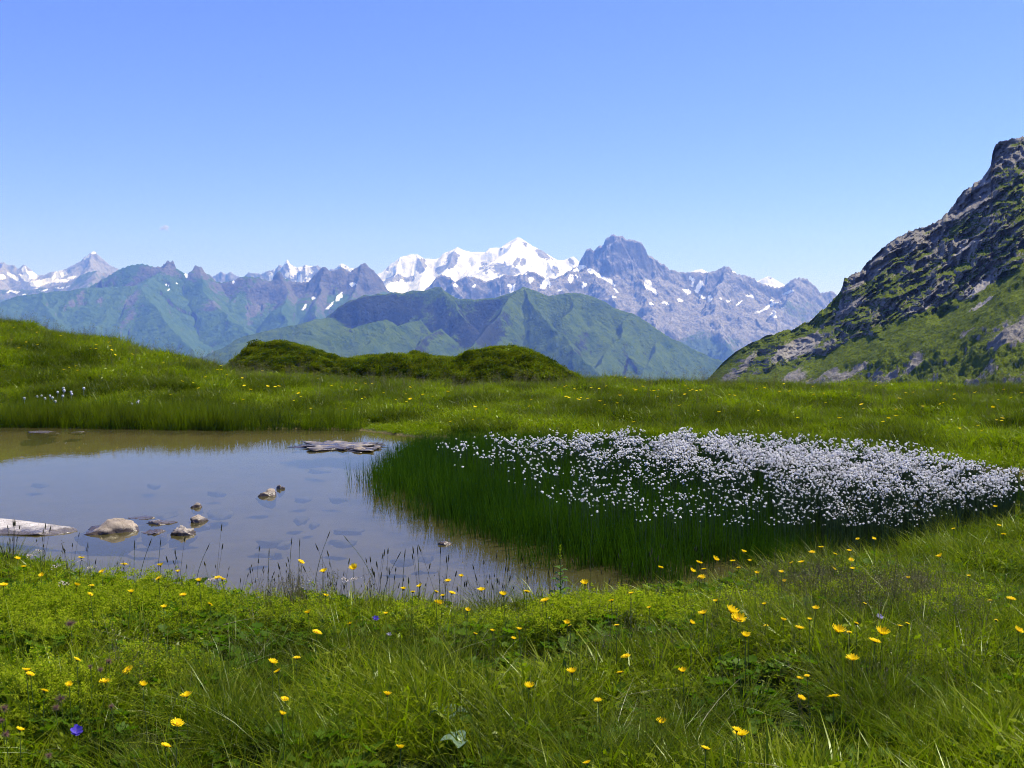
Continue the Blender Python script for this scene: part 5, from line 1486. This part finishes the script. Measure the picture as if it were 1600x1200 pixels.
# pale umbels by the shore
M_UMBEL = plain_mat("umbel", (0.55, 0.47, 0.40), 0.8, 0.1, trans=0.3)
UMB = [piece("umbel", [leaf_cards(g, np.column_stack([g.normal(0, 0.014, 40), g.normal(0, 0.014, 40), g.normal(0, 0.003, 40)]), 0.0035, 2.0)], M_UMBEL) for _ in range(2)]
for j, (px_, py_) in enumerate([(128, 875), (140, 887), (87, 884), (46, 868), (541, 905), (553, 904), (62, 860), (330, 905), (100, 908)]):
    x, d, gz = on_ground(px_, py_, 0.26)
    e = link("pale_umbel", None, label="flat pinkish white flower umbel by the near water edge", category="flower", group="pale umbels by the near shore"); e.location = (x, d, gz + 0.26)
    q = link("umbel", UMB[j % 2], None, e); q.rotation_euler = (random.gauss(0.1, .15), random.gauss(0, .15), 0)
    link("stem", STEMS[3], None, e)

# ------------------------------------------------------------------ single plants
M_LEAFY = leaf_mat("bright_leaf", (0.085, 0.16, 0.012), (0.11, 0.19, 0.015), None, 0.5, 0.05, 0.3, patch=0.1)
M_DOCK = leaf_mat("dock_leaf", (0.16, 0.24, 0.13), (0.20, 0.28, 0.17), None, 0.3, 0.08, 0.3, patch=0.1)
def blade_leaf(g, base, dirv, L, W, up):
    """broad pointed leaf from base along dirv, arching"""
    t = np.linspace(0, 1, 6)
    dirv = np.array([math.cos(dirv), math.sin(dirv), 0]); side = np.array([-dirv[1], dirv[0], 0])
    wv_ = W * np.sin(np.pi * np.clip(t * 0.93 + 0.05, 0, 1)) ** 0.8 * 0.5
    C = np.asarray(base) + dirv * (t * L * 0.9)[:, None] + np.array([0, 0, 1.0]) * (up * L * (t - 0.75 * t * t))[:, None]
    crease = np.array([0, 0, 1.0]) * (wv_ * 0.35)[:, None]
    V = np.stack([C - side * wv_[:, None] + crease, C, C + side * wv_[:, None] + crease], 1).reshape(-1, 3)
    Q = []
    for i_ in range(5):
        for q_ in range(2):
            Q.append((i_ * 3 + q_, i_ * 3 + q_ + 1, (i_ + 1) * 3 + q_ + 1, (i_ + 1) * 3 + q_))
    return V, np.array(Q), np.repeat(t, 3)
x, d, gz = on_ground(875, 962, 0.0)
lp = link("leafy_plant", None, label="upright bright leafy plant with a flower spike at the water edge", category="plant"); lp.location = (x, d, gz)
hp = (962 - 848) * d / F
link("stem", piece("stem", [tube([(0, 0, 0), (0.004, 0, hp * .5), (0.0, 0, hp * .86)], [0.003, 0.0025, 0.0015], 6)], M_STEM), None, lp)
spk = [leaf_cards(g, np.column_stack([g.normal(0, .004, 60), g.normal(0, .004, 60), g.uniform(hp * .78, hp, 60)]), 0.005, 0.0)]
link("flower_spike", piece("flower_spike", spk, M_FROTH), None, lp)
for j in range(16):
    hh = hp * (0.18 + 0.55 * j / 16)
    link("leaf", piece("leaf", [blade_leaf(g, (0, 0, hh), 2.4 * j + g.uniform(0, .5), 0.085 * (1.1 - 0.6 * j / 16), 0.045 * (1.1 - 0.5 * j / 16), 0.5)], M_LEAFY), None, lp)
for px_, py_, lab, sd_ in ((700, 1116, "pale dock plant with crumpled silvery leaves low in the grass", 1), (722, 1158, "smaller pale dock plant nearest the bottom, below the silvery one", 2)):
    x, d, gz = on_ground(px_, py_, 0.09)
    dp = link("dock_plant", None, label=lab, category="plant"); dp.location = (x, d, gz + 0.03)
    for j in range(5 if sd_ == 1 else 3):
        link("leaf", piece("leaf", [blade_leaf(g, (0, 0, 0.05), 1.3 * j + sd_, 0.085, 0.055, 0.7)], M_DOCK), None, dp)
# a few tall grass stems that stand out against the water
M_TALL = leaf_mat("tall_stem", (0.04, 0.07, 0.02), (0.05, 0.08, 0.02), None, 0.2, 0.03, 0.4)
for j, (px_, py_, h_, bend, az_) in enumerate([(511, 832, .42, .22, .4), (545, 836, .40, .5, 2.9), (455, 842, .36, .05, 0), (468, 846, .36, .04, 1), (632, 865, .34, .05, 0), (653, 868, .36, .08, 2), (620, 868, .32, .3, .3), (700, 870, .34, .1, 1), (250, 850, .32, .08, 1), (232, 855, .34, .2, .3), (210, 858, .3, .03, 1), (322, 855, .3, .25, .2), (420, 864, .3, .04, 1), (688, 858, .36, .03, 1)]):
    x, d, gz = on_ground(px_, py_, h_)
    t = np.linspace(0, 1, 8)
    Pp = np.column_stack([math.cos(az_) * bend * h_ * (t ** 2 - 1), math.sin(az_) * bend * h_ * (t ** 2 - 1), h_ * t])
    e = link("tall_grass_stem", None, label={0: "tall grass stem leaning right, highest of those against the water", 1: "long grass stem bent over to the left against the water", 6: "short grass stem leaning right beside a nearly upright pair"}.get(j, "tall single grass stem standing against the pond water"), category="grass stem", group="tall grass stems at the water edge"); e.location = (x, d, gz)
    link("stem", piece("stem", [tube(Pp, np.linspace(0.0022, 0.0013, 8), 4)], M_TALL), None, e)
    dv_ = Pp[-1] - Pp[-2]; dv_ /= np.linalg.norm(dv_)
    tt_ = np.linspace(0, 1, 6)
    link("seed_spike", piece("seed_spike", [tube(Pp[-1] + dv_ * (tt_ * 0.06)[:, None], 0.0032 * np.array([.4, .9, 1, .9, .6, .1]), 5)], M_DARKSEED), None, e)

# ------------------------------------------------------------------ birds and the little cloud
M_BIRD = plain_mat("bird", (0.03, 0.03, 0.035), 0.8, 0.1)
def bird(px_, py_, D_, span, lab, rz):
    x, y, z = at_depth(px_, py_, D_)
    e = link("bird", None, label=lab, category="bird"); e.location = (float(x), float(y), float(z)); e.rotation_euler = (0, 0.15, rz)
    P_ = np.array([(-.5, 0, 0), (-.32, 0, .02), (0, 0, .03), (.25, 0, .02), (.42, 0, .03), (.5, 0, .02)]) * span * 0.6
    link("body", piece("body", [tube(P_, np.array([.005, .05, .09, .07, .05, .005]) * span * 0.9, 8)], M_BIRD), None, e)
    for s in (-1, 1):
        V = np.array([(.12, 0, .02), (-.12, 0, .02), (.05, s * .28, .12), (-.12, s * .26, .12), (-.12, s * .52, .06), (-.16, s * .5, .06)]) * span
        V = np.concatenate([V, V + [0, 0, 0.012 * span]])
        Q = np.array([(0, 1, 3, 2), (2, 3, 5, 4), (6, 8, 9, 7), (8, 10, 11, 9), (0, 2, 8, 6), (2, 4, 10, 8), (1, 7, 9, 3), (3, 9, 11, 5), (4, 5, 11, 10)])
        link("wing", piece("wing", [(V, Q, np.ones(12))], M_BIRD), None, e)
bird(406.5, 119, 90, 0.26, "dark bird high in the sky at the upper left", 0.35)
bird(1114, 286, 160, 0.22, "tiny distant bird in the sky left of the rocky slope", 1.0)

m, n, l = new_mat("cloud")
df = N(n, 'ShaderNodeBsdfDiffuse'); df.inputs[0].default_value = (0.95, 0.95, 0.95, 1)
tl = N(n, 'ShaderNodeBsdfTranslucent'); tl.inputs[0].default_value = (0.95, 0.95, 0.95, 1)
ad = N(n, 'ShaderNodeMixShader'); l.new(df.outputs[0], ad.inputs[1]); l.new(tl.outputs[0], ad.inputs[2])
tp = N(n, 'ShaderNodeBsdfTransparent')
lw = N(n, 'ShaderNodeLayerWeight'); lw.inputs['Blend'].default_value = 0.5
ns = wnoise(n, l, 0.02, 4, 0.6)
fa = math_(n, l, 'MULTIPLY', maprange(n, l, lw.outputs['Facing'], 0.1, 0.75, 0.42, 0.0), maprange(n, l, ns, 0.35, 0.6, 0.1, 1.0))
mx = N(n, 'ShaderNodeMixShader'); l.new(fa, mx.inputs[0]); l.new(tp.outputs[0], mx.inputs[1]); l.new(ad.outputs[0], mx.inputs[2])
o = N(n, 'ShaderNodeOutputMaterial'); l.new(mx.outputs[0], o.inputs[0])
bm = bmesh.new()
for cx_, cz_, r_ in ((-38, 0, 34), (-14, 14, 30), (10, 4, 30), (40, 2, 24), (18, -26, 22), (-55, -12, 22), (30, -44, 16), (-28, -8, 30)):
    b0 = len(bm.verts)
    bmesh.ops.create_icosphere(bm, subdivisions=3, radius=1.0)
    bm.verts.ensure_lookup_table()
    for v in bm.verts[b0:]:
        q = v.co * (1 + 0.4 * mn.fractal(v.co * 1.3 + Vector((cx_, cz_, r_)), 0.8, 2.1, 3))
        v.co = Vector((q.x * r_ * 1.3 + cx_, q.y * r_, q.z * r_ + cz_))
me = bpy.data.meshes.new("cloud"); bm.to_mesh(me); bm.free(); me.materials.append(m)
me.polygons.foreach_set("use_smooth", np.ones(len(me.polygons), bool))
x, y, z = at_depth(258, 356, 15900)
o = link("cloud", me, None, kind="stuff", label="tiny white wisp of cloud over the left mountains", category="cloud"); o.location = (float(x), float(y), float(z))


# ------------------------------------------------------------------ haze
def box_mesh(name, x0, x1, y0, y1, z0, z1):
    V = [(x, y, z) for z in (z0, z1) for y in (y0, y1) for x in (x0, x1)]
    Fc = [(0, 2, 3, 1), (4, 5, 7, 6), (0, 1, 5, 4), (2, 6, 7, 3), (0, 4, 6, 2), (1, 3, 7, 5)]
    return mesh_np(name, V, np.array(Fc), smooth=False)
m, n, l = new_mat("haze")
pv = N(n, 'ShaderNodeVolumePrincipled')
pv.inputs['Color'].default_value = (0.16, 0.34, 1.0, 1)
pv.inputs['Absorption Color'].default_value = (1, 1, 1, 1)
pv.inputs['Density'].default_value = 0.97e-4
pv.inputs['Anisotropy'].default_value = 0.15
o = N(n, 'ShaderNodeOutputMaterial'); l.new(pv.outputs[0], o.inputs['Volume'])
link("haze", box_mesh("haze", -HX, HX, HY0, HY1, HZ0, HZ1), m, kind="stuff", label="thin blue summer haze over the valley", category="haze")
